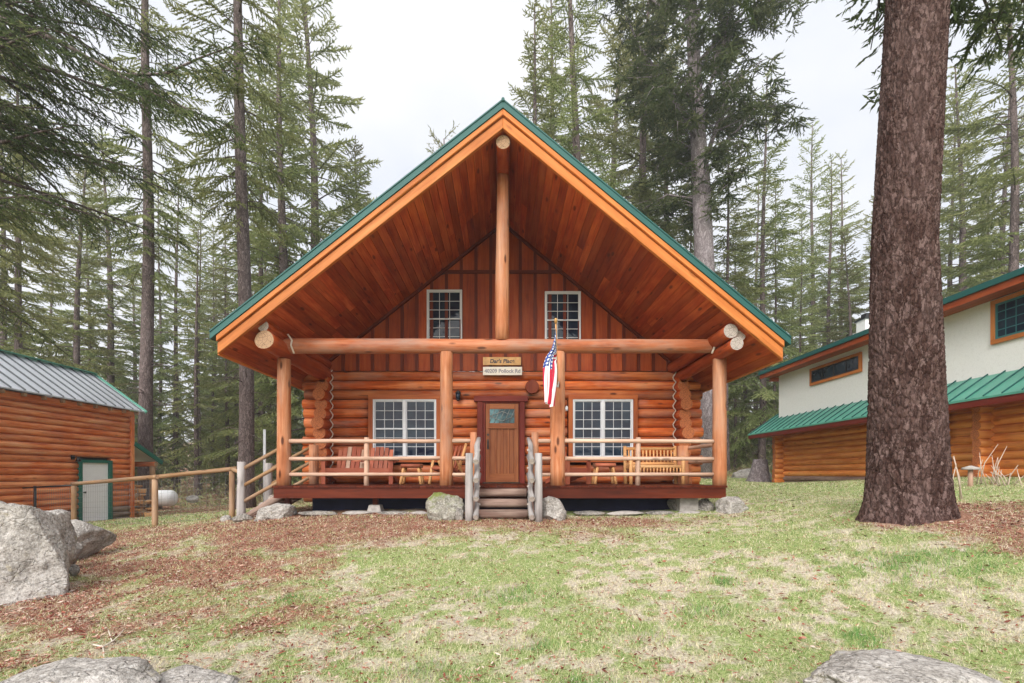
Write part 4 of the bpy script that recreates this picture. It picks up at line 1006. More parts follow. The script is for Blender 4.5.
rock(680,509,10.2,24,13,.4,'grey boulder under the right part of the deck','rock',37,7)
rock(706,510,9.95,18,12,.3,'grey boulder tucked beside the right corner pier','rock',38,7)
rock(275,521,9.7,44,17,.6,'flat pointed grey slab leaning below the left corner of the porch','rocklight',41,9,tilt=-.25)
rock(243,522,9.9,22,9,.3,'small dark stone at the foot of the side stairs','rock',42,6)
rock(226,522,10.4,11,7,.2,'small white stone beside the last fence post','rocklight',43,5,sub=3)
rock(193,501,21,13,6,.4,'rounded grey boulder in the clearing behind the fence','rocklight',44,5)
rock(752,482,24,40,14,1.0,'low pale boulder near the grey stump right of the cabin','rocklight',45,6)
for i,(px,w) in enumerate(((318,40),(358,34),(395,36),(420,20),(590,34),(625,38),(660,30),(690,26))):
    rock(px,514.5,9.75,w,3.8,.30,'flat stone of the edging in front of the deck','concrete' if i%2 else 'rock',60+i,4,sub=2,group='flat edging stones in front of the deck')
# stump
t=P(759,483,22); q=MB(); q.tube([(0,0,-.2),(0,0,.1),(.03,0,.5),(.05,0,1.0)],[.75,.5,.38,.28],16,0,1,wob=.1); o=q.build('tree_stump',[M['barkpale'],M['endgrey']],None); o.location=(t.x,t.y,gz(t.x,t.y)); tag(o,'pale grey flared stump at the forest edge left of the neighbouring house','stump')

# ------------------------------------------------------------------ trees
rng=np.random.default_rng(11)
def unit(v): return v/np.maximum(np.linalg.norm(v,axis=-1,keepdims=True),1e-9)
def sprays(A,B,r,tl,tw,step,rg,gap=.0):
    """fill twigs A->B with narrow needle tufts"""
    out=[];rn=[]
    Lh=np.linalg.norm(B-A,axis=1); n=np.maximum(1,(Lh/step).astype(int)+1); idx=np.repeat(np.arange(len(A)),n)
    k=np.concatenate([np.arange(c) for c in n]); u=(k+rg.random(len(k))*.7)/np.repeat(n,n)
    c=A[idx]+(B[idx]-A[idx])*u[:,None]; d=unit(B[idx]-A[idx])+rg.normal(0,.38,(len(idx),3)); d=unit(d)
    w=unit(np.cross(d,rg.normal(0,1,(len(idx),3))+np.array([0,0,.9])))
    l=(tl*rg.uniform(.6,1.3,len(idx)))[:,None]; ww=(tw*rg.uniform(.7,1.3,len(idx)))[:,None]
    Q=np.stack([c-d*l*.35,c+w*ww+d*l*.1,c+d*l*.65,c-w*ww+d*l*.1],1)
    return Q,np.clip(r[idx]+rg.normal(0,.13,len(idx)),0,1)
def conifer(seed,H,r0,h0,Lm,prof=.8,dens=7.0,tl=.21,tw=.026,step=.050,droop=.38,dead=10,mat='needle',barkm='bark',nm='conifer',side=.17,sparse=.12,low=.45):
    rg=np.random.default_rng(seed); q=MB()
    lean=rg.normal(0,.012*H,2)
    def ax(z): t=z/H; return np.array([lean[0]*t*t+.06*math.sin(z*.35+seed),lean[1]*t*t+.06*math.cos(z*.3+seed),z])
    zs=np.linspace(-.3,H,26); q.tube([ax(z)-np.array([0,0,0]) for z in zs],[max(.015,r0*(1-.93*max(0,z)/H)**.85*(1+.45*math.exp(-max(0,z)*2.0))) for z in zs],12)
    TA=[];TB=[];TR=[]
    nb=int((H-h0)*dens)
    for i in range(nb):
        t=(i+rg.random())/nb; z=h0+(H-h0)*t
        if rg.random()<sparse: continue
        az=i*2.39996+rg.normal(0,.35); l=Lm*((1-t)**prof)*min(1,low+t*3.2)*rg.uniform(.62,1.15)+.25
        e0=-.25+1.0*t+rg.normal(0,.12); c=np.array([math.cos(az),math.sin(az),0]); sd=np.array([-c[1],c[0],0]); bend=rg.normal(0,.12)
        pts=[]
        for k in range(6):
            s=k/5; pts.append(ax(z)+c*l*s*math.cos(e0*.7)+sd*l*bend*s*s+np.array([0,0,l*(e0*s-droop*(1-.6*t)*s*s+ .12*s**4)]))
        q.tube(pts,[max(.006,.011*l*(1-k/5.5)+.004) for k in range(6)],3)
        pts=np.array(pts); br=.28+.5*rg.random()*.6+.28*t
        ns=max(3,int(l/side)); ss=np.linspace(.14 if l<1.5 else .24,1,ns)
        f=ss*5; a=np.minimum(f.astype(int),4); P0=pts[a]+(pts[a+1]-pts[a])*(f-a)[:,None]
        tt=unit(pts[a+1]-pts[a]); lt=(.42*l*(1-ss)**.8*np.minimum(1,ss*3)+.20)*rg.uniform(.6,1.15,ns)
        for sg in (-1,1):
            dr=unit(tt*.75+sd*sg*.8+np.array([0,0,-.22])+rg.normal(0,.12,(ns,3)))
            TA.append(P0); TB.append(P0+dr*lt[:,None]-np.array([0,0,1])*(lt*lt*.12)[:,None]); TR.append(np.full(ns,br)+ss*.15)
        TA.append(P0); TB.append(P0+tt*.25); TR.append(np.full(ns,br+.1))
    for i in range(dead):
        z=rg.uniform(.12*h0+1,h0*1.15); az=rg.random()*6.28; l=rg.uniform(.6,2.4); c=np.array([math.cos(az),math.sin(az),rg.uniform(-.35,.05)])
        p0=ax(z); p2=p0+c*l; pm=(p0+p2)/2+np.array([0,0,.08*l]); q.tube([p0,pm,p2],[.022,.014,.005],3)
        for j in range(4):
            u=rg.uniform(.3,1); s0=p0+(p2-p0)*u; s1=s0+np.array([rg.normal(0,.25),rg.normal(0,.25),rg.normal(-.15,.15)])*l*.5; q.tube([s0,s1],[.008,.004],3)
    A=np.concatenate(TA);B=np.concatenate(TB);R=np.concatenate(TR)
    Q,rn=sprays(A,B,R,tl,tw,step,rg)
    t=bpy.data.objects.new(nm,None); COL.objects.link(t)
    q.build('trunk',M[barkm],t); quads('crown',Q,rn,M[mat],t)
    return t
PR={}
PR['fir']=conifer(1,27,.30,5.5,3.3,nm='fir_tree',dens=7.8,sparse=.16,tw=.028)
PR['fir2']=conifer(2,30,.33,8,3.0,nm='fir_tree',dens=8,dead=26,sparse=.15)
PR['tall']=conifer(3,34,.36,11,3.2,nm='fir_tree',dens=6.2,dead=44,sparse=.2,low=.4)
PR['spruce']=conifer(4,16,.16,1.5,2.1,nm='spruce_tree',dens=8,tl=.16,tw=.020,step=.055,mat='needle',dead=3)
PR['young']=conifer(5,9,.09,.8,1.2,nm='young_fir',dens=10,tl=.10,tw=.013,step=.05,mat='needlelight',side=.12,dead=0)
PR['light']=conifer(6,22,.22,3,3.0,nm='fir_tree',dens=9,low=.7,mat='needlelight',dead=6)
PR['thin']=conifer(7,24,.15,7,2.2,nm='fir_tree',dens=8,dead=26,sparse=.25,barkm='bark')
PR['full']=conifer(8,27,.32,1.6,4.4,nm='fir_tree',dens=6.8,sparse=.2,mat='needle',dead=12,tl=.24,tw=.030,step=.06,low=.85,prof=.65)
PR['airy']=conifer(9,27,.24,2.4,4.0,nm='fir_tree',dens=6.0,mat='needle',dead=18,low=.75,sparse=.25,tw=.028,droop=.45,prof=.7)
used=set()
def plant(kind,px,d,label,scale=1.0,rz=None,group=None,bx=None,name=None,lean=0,zs=1.0):
    r=PR[kind]
    if kind in used:
        c=r.copy(); COL.objects.link(c)
        for k in r.children:
            cc=k.copy(); COL.objects.link(cc); cc.parent=c; cc.matrix_parent_inverse=k.matrix_parent_inverse.copy()
        r=c
    used.add(kind); x=(px-CX)*d/F_; r.location=(x,d,gz(x,d)-.05); r.rotation_euler=(0,lean,random.random()*6.28 if rz is None else rz); r.scale=(scale,scale,scale*zs)
    for k in ('group',):
        if k in r: del r[k]
    tag(r,label,'tree',group)
    if name: r.name=name
    return r
# named trees, left
plant('tall',147,21,'tall fir with a straight bare trunk rising just behind the right end of the shed',.82,zs=1.15)
plant('tall',246,16.5,'tall fir whose bare trunk stands just left of the side stairs of the cabin',.72,zs=1.2)
plant('fir',284,27,'dense tall fir trunk above the left cabin eave, right of the stairs fir',1.15)
plant('full',318,31,'dense fir with foliage against the open sky, rightmost tall tree left of the cabin roof',1.32)
plant('light',362,33,'small yellowish fir top peeping over the middle of the left roof slope',1.1)
plant('young',447,42,'tiny fir tip peeping over the roof just left of the gable peak',3.35)
plant('airy',20,26,'airy fir with a faint trunk above the left part of the shed roof',.95)
plant('full',75,33,'bushy mid green fir above the ridge end of the shed roof',.88)
plant('spruce',197,31,'small dark spruce in the gap between the shed fir and the stairs fir',1.08)
plant('young',226,33,'slender young fir directly left of the trunk beside the side stairs',1.75)
plant('full',112,38,'tall bushy fir filling the gap left of the bare trunk behind the shed',1.05)
plant('airy',175,40,'airy fir deep in the wood, right of the shed trunk',1.0)
plant('fir2',-10,20,'tall dark fir at the far left edge behind the shed',.95)
plant('thin',199,37,'thin trunked fir standing straight above the grey clearing boulder',1.0)
plant('thin',213,44,'very thin far fir right of the clearing boulder',1.0)
plant('airy',236,46,'airy far fir seen low between the fence rail and the cabin eave',.9)
plant('full',270,42,'bushy far fir seen between the stairs fir and the left porch post',.85)
plant('fir',215,58,'hazy far fir above the clearing, left of the stairs fir',1.0)
plant('airy',50,48,'hazy far fir above the middle of the shed roof',1.0)
plant('full',135,55,'hazy far bushy fir directly beside the bare trunk behind the shed',1.0)
# right
plant('fir',531,27,'conical fir whose left side meets the open sky just right of the gable peak',1.0)
plant('tall',584,24,'slim fir with a straight dark trunk above the upper part of the right roof slope',.90)
plant('fir',552,34,'dense fir behind the gable peak, between the conical fir and the slim trunk',1.3)
plant('full',640,30,'dense dark fir behind the middle of the right roof slope',1.25)
plant('full',610,40,'tall far fir in the gap left of the forked grey trunk',1.45)
plant('thin',727,30,'thin pale trunked fir immediately right of the big forked trunk behind the roof',1.0)
plant('light',668,37,'light green fir left of the big forked trunk behind the roof',1.6)
plant('airy',762,33,'airy fir with its trunk just right of the right roof eave tip',1.0)
plant('thin',775,36,'thin fir standing just behind the grey stump right of the cabin',.9)
plant('full',745,46,'bushy hazy fir above the right roof eave tip',.80)
plant('thin',801,38,'thin fir rising above the left end of the neighbouring roof',.85)
plant('airy',829,41,'airy fir whose pointed top stands against the sky left of the big trunk',.98)
plant('light',852,38,'yellow green fir with pointed top right next to the big trunk on its left',.86)
plant('full',790,52,'hazy bushy fir in the gap left of the big trunk, deep in the wood',.9)
plant('full',872,45,'fir half hidden behind the left edge of the big trunk',.95)
plant('airy',1015,23,'tall open fir with a pale trunk near the right edge',1.02)
plant('full',965,31,'bushy fir directly right of the big trunk above the neighbouring roof',.95)
plant('fir2',1050,30,'tall fir at the right edge beyond the neighbouring roof',1.0)
plant('fir',990,42,'hazy far fir between the big trunk and the right edge',1.0)
plant('airy',935,50,'hazy far fir partly behind the right side of the big trunk',1.0)
plant('thin',690,28,'thin fir seen under the right eave beside the cabin corner',.8)
plant('thin',735,40,'thin far fir seen between the right porch post and the stump',.9)
plant('fir2',700,48,'far fir seen low behind the right porch corner',.9)
plant('airy',718,55,'hazy far fir in the wood right of the porch corner',.9)
plant('airy',90,43,'wide airy far fir above the right half of the shed roof',.95)
plant('airy',5,36,'tall airy fir at the left edge above the shed ridge',1.15)
plant('thin',160,50,'tall hazy fir right beside the shed trunk, deep in the wood',1.35)
plant('airy',228,52,'tall hazy fir just left of the stairs fir trunk',1.1)
plant('airy',262,34,'airy fir between the stairs fir trunk and the next dark trunk on its right',1.1)
plant('airy',755,58,'tall hazy fir seen over the right eave tip, deep in the wood',1.35)
plant('airy',812,46,'tall airy fir above the left half of the neighbouring roof',1.25)
plant('airy',842,55,'hazy fir behind the pointed firs left of the big trunk',1.35)
plant('full',1000,36,'bushy fir near the right edge above the neighbouring roof',1.05)
plant('airy',950,38,'airy fir immediately right of the big trunk',1.1)
# big forked tree on the right behind the roof
def big_forked():
    t=empty('forked_fir',(0,0,0),'huge grey trunked old fir with ascending forked limbs behind the right roof slope','tree')
    d=24.0; s=F_/d
    def w(px,py): return np.array(P(px,py,d))
    q=MB(); rg=np.random.default_rng(77)
    pts=[(712,500),(708,400),(706,300),(703,230),(701,180),(697,120),(693,40),(688,-60),(684,-200),(680,-340)]
    rad=[.70,.52,.48,.44,.42,.34,.29,.24,.18,.05]; q.tube([w(*p) for p in pts],rad,20,wob=0)
    TA=[];TB=[];TR=[]
    limbs=[((702,170),[(716,130),(728,90),(722,50),(735,10)],.13),((700,140),[(680,100),(664,62),(645,25),(630,-20)],.12),((698,110),[(715,70),(724,20),(722,-40)],.11),
           ((704,150),[(690,115),(660,90),(630,60)],.08),((703,200),[(670,190),(640,205),(610,225)],.06),((706,160),[(745,120),(775,80),(800,60)],.08),((700,60),[(740,20),(790,10),(830,-30)],.09),((697,40),[(650,0),(610,-20)],.09),((696,20),[(720,-60),(760,-130)],.1),((692,-40),[(640,-90),(590,-120)],.1)]
    def leafy(pts,l,dens=1.0,off=0):
        pts=np.array(pts); 
        for a,b in zip(pts[:-1],pts[1:]):
            n=max(2,int(np.linalg.norm(b-a)/.22*dens))
            for k in range(n):
                u=rg.random(); p=a+(b-a)*u; dr=rg.normal(0,1,3); dr[2]=-abs(dr[2])*.6-.15; dr=dr/np.linalg.norm(dr); ln=rg.uniform(.5,1.6)*l
                e=p+dr*ln; q.tube([p,(p+e)/2+np.array([0,0,.1]),e],[.02,.013,.005],3)
                r=rg.uniform(.25,.7)
                for j in range(13):
                    v=.25+.75*rg.random(); c=p+dr*ln*v; x=rg.normal(0,1,3); x[2]=-abs(x[2])*.5; x=x/np.linalg.norm(x)
                    TA.append([c]); TB.append([c+x*rg.uniform(.3,.6)]); TR.append([r])
    for st,ps,r in limbs:
        yy=rg.normal(0,1.2); P3=[w(*st)]+[w(*p)+np.array([0,yy*(i+1)/len(ps),0]) for i,p in enumerate(ps)]
        q.tube(P3,[r*(1-.75*i/len(ps)) for i in range(len(P3))],7); leafy(P3[1:],1.1,1.3)
    for i in range(230):
        py=rg.uniform(-320,215); base=w(np.interp(py,[p[1] for p in pts[::-1]],[p[0] for p in pts[::-1]]),py)
        l=rg.uniform(1.2,4.6)*(.55 if py>150 else 1)*(1 if py>-150 else .6); az=rg.random()*6.28; e=base+np.array([math.cos(az)*l,math.sin(az)*l,rg.uniform(-.15,.35)*l])
        m=(base+e)/2+np.array([0,0,.15*l]); q.tube([base,m,e],[.04,.025,.008],4); leafy([m,e],.75,1.0)
    A=np.concatenate(TA);B=np.concatenate(TB);R=np.concatenate(TR)
    Q,rn=sprays(A,B,R,.20,.025,.045,rg); q.build('trunk',M['barkpale'],t); quads('crown',Q,rn,M['needledark'],t)
big_forked()
# overhanging near fir, top left
def near_left():
    t=empty('overhanging_fir',(0,0,0),'near dark fir whose long drooping boughs hang in from the top left corner','tree')
    q=MB(); rg=np.random.default_rng(5); bx,by=-10.8,9.2; zb=gz(bx,by)
    q.tube([(bx,by,zb-.3),(bx,by,zb+.4),(bx,by,8),(bx,by,22)],[.55,.42,.34,.06],20)
    TA=[];TB=[];TR=[]
    def bough(pts,side=.7,r=.05,dens=1.0,br=.4,lf=0.0):
        pts=np.array(pts,float); n=len(pts); q.tube(list(pts),[r*(1-.85*i/(n-1)) for i in range(n)],6)
        seg=np.linalg.norm(np.diff(pts,axis=0),axis=1); T=seg.sum(); m=int(T/.085*dens)
        for k in range(m):
            s=(k+rg.random())/m
            if s<lf: continue
            dd=s*T; i=0
            while i<len(seg)-1 and dd>seg[i]: dd-=seg[i]; i+=1
            tt=(pts[i+1]-pts[i])/seg[i]; p=pts[i]+tt*dd; sd=np.cross(tt,[0,0,1]); sd/=np.linalg.norm(sd)+1e-6
            sg=1 if k%2 else -1; ln=(side*(1-s)**.6+.18)*rg.uniform(.5,1.2)
            dr=tt*.6+sd*sg*rg.uniform(.4,.9)+np.array([0,0,rg.uniform(-.75,.02)]); dr/=np.linalg.norm(dr); e=p+dr*ln
            q.tube([p,e],[.008,.003],3); rr=br+rg.normal(0,.12)
            nn=max(2,int(ln/.10))
            for j in range(nn):
                u=(j+.6)/nn; c=p+dr*ln*u; x=np.cross(dr,[0,0,1])*(1 if j%2 else -1)*.8+dr*.7+np.array([0,0,-.2]); x/=np.linalg.norm(x)
                TA.append([c]); TB.append([c+x*(.10+.22*(1-u))]); TR.append([rr])
            TA.append([p]); TB.append([e]); TR.append([rr])
    def Q_(px,py,d): return np.array(P(px,py,d))
    bough([Q_(-40,5,8.6),Q_(10,22,8.3),Q_(60,42,8.1),Q_(110,70,7.9),Q_(130,76,7.8)],.6,.060,.7,.3)
    bough([Q_(126,75,7.8),Q_(165,74,7.7),Q_(200,58,7.6),Q_(232,46,7.5),Q_(262,38,7.4)],.55,.026,1.3,.35)
    bough([Q_(110,70,7.9),Q_(150,92,7.8),Q_(190,110,7.7),Q_(235,128,7.5)],.6,.026,1.5,.35)
    bough([Q_(0,40,8.4),Q_(20,38,8.2),Q_(24,18,8.1)],.3,.02,1,.3)
    for i in range(95):
        z=rg.uniform(4.6,15); az=rg.normal(.0,.75); l=rg.uniform(2.6,5.2)*(1-.02*z); c=np.array([math.cos(az),math.sin(az)*1.0,0]); p0=np.array([bx,by,z])
        e=rg.uniform(-.1,.2); dp=rg.uniform(.10,.34)*(.45 if z<6.5 else 1)
        pts=[p0+c*l*s+np.array([0,0,l*(e*s-dp*s*s)]) for s in (0,.25,.5,.75,1)]
        if pts[-1][1]<5.5: continue
        bough(pts,.85,.045,.75,rg.uniform(.15,.6),.28)
    for i in range(40):
        z=rg.uniform(0,20); az=rg.uniform(1.5,5); l=rg.uniform(2,4); p0=np.array([bx,by,z]); c=np.array([math.cos(az),math.sin(az),-.1]); bough([p0,p0+c*l*.5,p0+c*l-np.array([0,0,.4])],.7,.04,.4,.4,.2)
    A=np.concatenate(TA);B=np.concatenate(TB);R=np.concatenate(TR)
    Q,rn=sprays(A,B,R,.10,.010,.032,rg); q.build('trunk',M['bark'],t); quads('crown',Q,rn,M['needledark'],t)
near_left()

# the big foreground trunk
def big_trunk():
    t=empty('old_fir',(0,0,0),'huge furrowed reddish brown trunk in the right foreground, cut by the top of the frame','tree')
    d=6.5
    ctr=np.array([(-.9,5.44),(-.35,5.43),(1.0,5.41),(3.1,5.38),(6.4,5.56),(11,5.7),(18,5.8),(26,5.8)]); rd=np.array([(-.9,.64),(-.55,.515),(-.35,.47),(0,.44),(1.0,.405),(3.1,.350),(6.4,.335),(11,.29),(18,.20),(26,.04)])
    na=260; zs=np.concatenate([np.arange(-.9,7.0,.018),np.arange(7.0,26,.5)]); nz=len(zs)
    a=np.linspace(0,2*PI,na,endpoint=False); Z,Aa=np.meshgrid(zs,a,indexing='ij')
    R=np.interp(Z,rd[:,0],rd[:,1]); X0=np.interp(Z,ctr[:,0],ctr[:,1])
    # root buttresses
    R=R*(1+np.exp(-(Z+.75)*3.2)*(.11*np.cos(Aa*6+.6)+.09*np.cos(Aa*4+2)+.05*np.cos(Aa*9)))
    # plate furrows: cellular distance in (arc, height), wrapped round the trunk
    arc=Aa/(2*PI); rg=np.random.default_rng(3)
    def cells(nx,hz_,seed,zz,aa,jit=.85):
        r2=np.random.default_rng(seed); ny=int(30/hz_)+4; J=r2.random((ny,nx,2))
        u=aa*nx; v=(zz+2)/hz_; iu=np.floor(u).astype(int); iv=np.floor(v).astype(int); f1=np.full(u.shape,9.);f2=np.full(u.shape,9.)
        for dy in (-1,0,1):
            for dx in (-1,0,1):
                cu=(iu+dx); cv=np.clip(iv+dy,0,ny-1); j=J[cv,cu%nx]; dd=np.hypot((cu+.5+(j[...,0]-.5)*jit+.25*(cv%2))-u,(iv+dy+.5+(j[...,1]-.5)*jit)-v)
                n1=dd<f1; f2=np.where(n1,f1,np.minimum(f2,dd)); f1=np.where(n1,dd,f1)
        return f2-f1
    warp=.018*np.sin(Z*3.1+Aa*4)+.012*np.sin(Z*7.7-Aa*9)
    w2=(vnoise(arc*60,Z*4,1.0,5)-.5)*.018
    wz=.16*(vnoise(arc*60,Z*5,1.0,12)-.5); wa=.012*(vnoise(arc*45,Z*9,1.0,19)-.5)+.006*(vnoise(arc*110,Z*22,1.0,23)-.5)
    e1=cells(40,.15,1,Z+wz,(arc+wa)%1,1.0); e2=cells(84,.06,2,Z+wz*.5,(arc+wa)%1,1.0)
    h=.026*np.clip(e1*4.5,0,1)+.012*np.clip(e2*3.5,0,1)+.010*vnoise(arc*300,Z*34,1.0,9)
    fade=np.interp(Z,[-.9,7],[1.15,.8]); R=R+ (h-.035)*fade
    V=np.stack([X0+R*np.cos(Aa),d+R*np.sin(Aa),Z],-1).reshape(-1,3)
    i=np.arange(nz-1)[:,None]*na; j=np.arange(na)[None]; k=(j+1)%na
    Fq=np.stack([i+j,i+k,i+na+k,i+na+j],-1).reshape(-1,4)
    me=bpy.data.meshes.new('trunk'); me.vertices.add(len(V)); me.vertices.foreach_set('co',V.astype(np.float32).ravel())
    me.loops.add(Fq.size); me.loops.foreach_set('vertex_index',Fq.astype(np.int32).ravel()); me.polygons.add(len(Fq)); me.polygons.foreach_set('loop_start',np.arange(0,Fq.size,4,dtype=np.int32)); me.update(calc_edges=True)
    me.materials.append(M['bigbark'])
    me.polygons.foreach_set('use_smooth',[True]*len(Fq))
    o=bpy.data.objects.new('trunk',me); COL.objects.link(o); o.parent=t
    q=MB(); rg=np.random.default_rng(6); TA=[];TB=[];TR=[]
    for i in range(46):
        z=rg.uniform(7.2,24); az=rg.random()*6.28
        if i<5: z=7.4+.35*i; az=.25+.22*i
        l=rg.uniform(2,3.6)*(1-.03*(z-7)); c=np.array([math.cos(az),math.sin(az),0]); xx=np.interp(z,ctr[:,0],ctr[:,1]); p0=np.array([xx,d,z]); pts=[p0+c*l*s+np.array([0,0,l*(.05*s-.42*s*s)]) for s in (0,.25,.5,.75,1)]
        q.tube(pts,[.05,.04,.03,.02,.008],5); pts=np.array(pts)
        for k in range(int(l/.07)):
            s=rg.uniform(.2,1)*4; a_=min(3,int(s)); p=pts[a_]+(pts[a_+1]-pts[a_])*(s-a_); sd=np.array([-c[1],c[0],0])*rg.choice([-1,1]); ln=rg.uniform(.3,.8); dr=c*.6+sd*.8+np.array([0,0,rg.uniform(-.5,0)]); dr/=np.linalg.norm(dr)
            q.tube([p,p+dr*ln],[.007,.003],3)
            TA.append([p]);TB.append([p+dr*ln]);TR.append([.35])
            for m in range(4):
                c2=p+dr*ln*(m+.5)/4; x=rg.normal(0,1,3)+dr*1.5; x/=np.linalg.norm(x); TA.append([c2]);TB.append([c2+x*.25]);TR.append([.3+.2*rg.random()])
    q.build('branches',M['bark'],t); Q,rn=sprays(np.concatenate(TA),np.concatenate(TB),np.concatenate(TR),.14,.018,.05,rg); quads('crown',Q,rn,M['needledark'],t)
big_trunk()

# far wood: one mass nobody could count
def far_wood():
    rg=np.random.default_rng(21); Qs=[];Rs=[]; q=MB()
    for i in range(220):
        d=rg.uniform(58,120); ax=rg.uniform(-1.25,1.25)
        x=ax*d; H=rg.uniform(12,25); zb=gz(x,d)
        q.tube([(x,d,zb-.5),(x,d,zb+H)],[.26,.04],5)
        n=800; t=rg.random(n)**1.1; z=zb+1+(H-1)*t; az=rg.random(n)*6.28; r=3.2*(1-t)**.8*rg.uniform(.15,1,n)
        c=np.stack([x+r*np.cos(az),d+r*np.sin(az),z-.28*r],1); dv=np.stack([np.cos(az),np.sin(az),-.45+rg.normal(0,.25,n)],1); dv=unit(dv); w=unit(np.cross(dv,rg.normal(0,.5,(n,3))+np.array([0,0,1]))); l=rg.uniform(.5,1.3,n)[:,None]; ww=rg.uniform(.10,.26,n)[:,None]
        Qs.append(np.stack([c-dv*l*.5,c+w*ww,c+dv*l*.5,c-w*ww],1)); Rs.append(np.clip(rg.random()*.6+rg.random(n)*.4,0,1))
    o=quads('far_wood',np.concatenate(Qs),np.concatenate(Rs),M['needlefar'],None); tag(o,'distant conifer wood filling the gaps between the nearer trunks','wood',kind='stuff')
    o2=q.build('trunks',M['bark'],o); tag(o2,kind='stuff')
far_wood()
def undergrowth():
    rg=np.random.default_rng(31); n=75000
    d=rg.uniform(24,60,n); x=rg.uniform(-1.15,1.15,n)*d
    keep=(np.abs(x)>6.5)|(d>24); keep&=~((x>10.5)&(d<24)); keep&=(vnoise(x,d,.25,4)>.42); x=x[keep]; d=d[keep]; n=len(x)
    z=hz(x,d)+rg.random(n)**1.5*(.7+2.6*sst(28,40,d))*sst(.25,.8,vnoise(x,d,.35,6)); dv=unit(np.stack([rg.normal(0,.6,n),rg.normal(0,.6,n),rg.uniform(.1,1,n)],1)); w=unit(np.cross(dv,rg.normal(0,1,(n,3)))); c=np.stack([x,d,z],1); l=rg.uniform(.15,.45,n)[:,None]; ww=rg.uniform(.02,.06,n)[:,None]
    o=quads('undergrowth',np.stack([c-dv*l*.5,c+w*ww,c+dv*l*.5,c-w*ww],1),rg.random(n),M['brush'],None); tag(o,'brown and green brush on the forest floor behind the cabin','undergrowth',kind='stuff')
undergrowth()

# ------------------------------------------------------------------ ground, lawn and litter
def axis(a,b,da,far):
    c=list(np.arange(a,b,da)); s=da; v=b
    while v<far: c.append(v); s*=1.12; v+=s
    s=da; v=a-da
    while v>-far: c.insert(0,v); s*=1.12; v-=s
    return np.array(c)
gx=axis(-9,9,.075,420); gy=axis(2,12.5,.075,420); GX,GY=np.meshgrid(gx,gy,indexing='ij'); Zg=hz(GX,GY)
amp=sst(60,20,np.hypot(GX,GY-8)); Zg=Zg+amp*((fbm(GX,GY,1.6,50)-.5)*.07+(vnoise(GX,GY,7,55)-.5)*.018)
nx,ny=GX.shape; V=np.stack([GX,GY,Zg],-1).reshape(-1,3); i=np.arange(nx-1)[:,None]*ny; j=np.arange(ny-1)[None]; Fq=np.stack([i+j,i+ny+j,i+ny+j+1,i+j+1],-1).reshape(-1,4)
me=bpy.data.meshes.new('ground'); me.vertices.add(len(V)); me.vertices.foreach_set('co',V.astype(np.float32).ravel()); me.loops.add(Fq.size); me.loops.foreach_set('vertex_index',Fq.astype(np.int32).ravel()); me.polygons.add(len(Fq)); me.polygons.foreach_set('loop_start',np.arange(0,Fq.size,4,dtype=np.int32)); me.update(calc_edges=True)
me.polygons.foreach_set('use_smooth',[True]*len(Fq))
for nm,fn in (('litter',litter_mask),('green',green_mask)):
    a=me.attributes.new(nm,'FLOAT','POINT'); a.data.foreach_set('value',fn(V[:,0],V[:,1]).astype(np.float32))
me.materials.append(M['ground']); o=bpy.data.objects.new('ground',me); COL.objects.link(o); tag(o,kind='structure')
def gsurf(x,y):
    z=hz(x,y); am=sst(60,20,np.hypot(x,y-8)); return z+am*((fbm(x,y,1.6,50)-.5)*.07+(vnoise(x,y,7,55)-.5)*.018)
def lawn():
    rg=np.random.default_rng(41); n=620000
    d=2.4*np.exp(rg.random(n)**.85*math.log(26/2.4)); x=rg.uniform(-1.15,1.12,n)*d
    li=litter_mask(x,d); g=green_mask(x,d); tuft=vnoise(x,d,9,71)*.6+vnoise(x,d,2.3,72)*.4
    keep=rg.random(n)<(1-.42*li)*(.30+.9*tuft)*(.55+.45*g)
    keep&=~((np.abs(x)<4.5)&(d>9.6)); keep&=~((x>11.8)&(d>7)); keep&=~((x<-13.9)&(d<18.4)); keep&=np.hypot(x-5.45,d-6.5)>.62
    x=x[keep];d=d[keep];g=g[keep];li=li[keep];tuft=tuft[keep]; n=len(x); z=gsurf(x,d)
    # round islands of longer green grass
    isl=np.zeros(n)
    for cx,cy,r in ((0.1,5.2,.35),(1.9,4.6,.22),(4.25,5.0,.62),(.3,3.9,.2),(-.6,3.5,.25),(1.2,4.1,.2),(2.4,5.2,.25),(-2.3,5.2,.2),(.6,3.2,.25),(2.9,3.9,.2)): isl=np.maximum(isl,np.exp(-((x-cx)**2/(r*1.5)**2+(d-cy)**2/r**2)*1.5))
    g=np.clip(g*.6+.06+rg.normal(0,.22,n)+isl*.45,0,1); dry=rg.random(n)<(.52*(1-isl*.8)); g=np.where(dry,rg.random(n)*.35,g)
    hgt=(.012+.026*rg.random(n)*(.4+tuft))*(1+1.3*isl)*np.where(dry,.75,1)*(1+.04*d); wd=np.maximum(.0022,.00062*d)*rg.uniform(.7,1.4,n)
    az=rg.random(n)*6.28; ln=rg.uniform(.2,1.3,n)+np.where(dry,.6,0); u=np.stack([np.cos(az),np.sin(az)],1)
    wv=np.stack([-u[:,1],u[:,0],np.zeros(n)],1)*wd[:,None]; c=np.stack([x,d,z-.004],1)
    tip=c+np.stack([u[:,0]*hgt*ln,u[:,1]*hgt*ln,hgt],1)
    o=quads('lawn_grass',np.stack([c-wv,c+wv,tip],1),g,M['grass'],None,tri=True); tag(o,'patchy straw and green spring lawn in front of the cabin','grass',kind='stuff')
lawn()
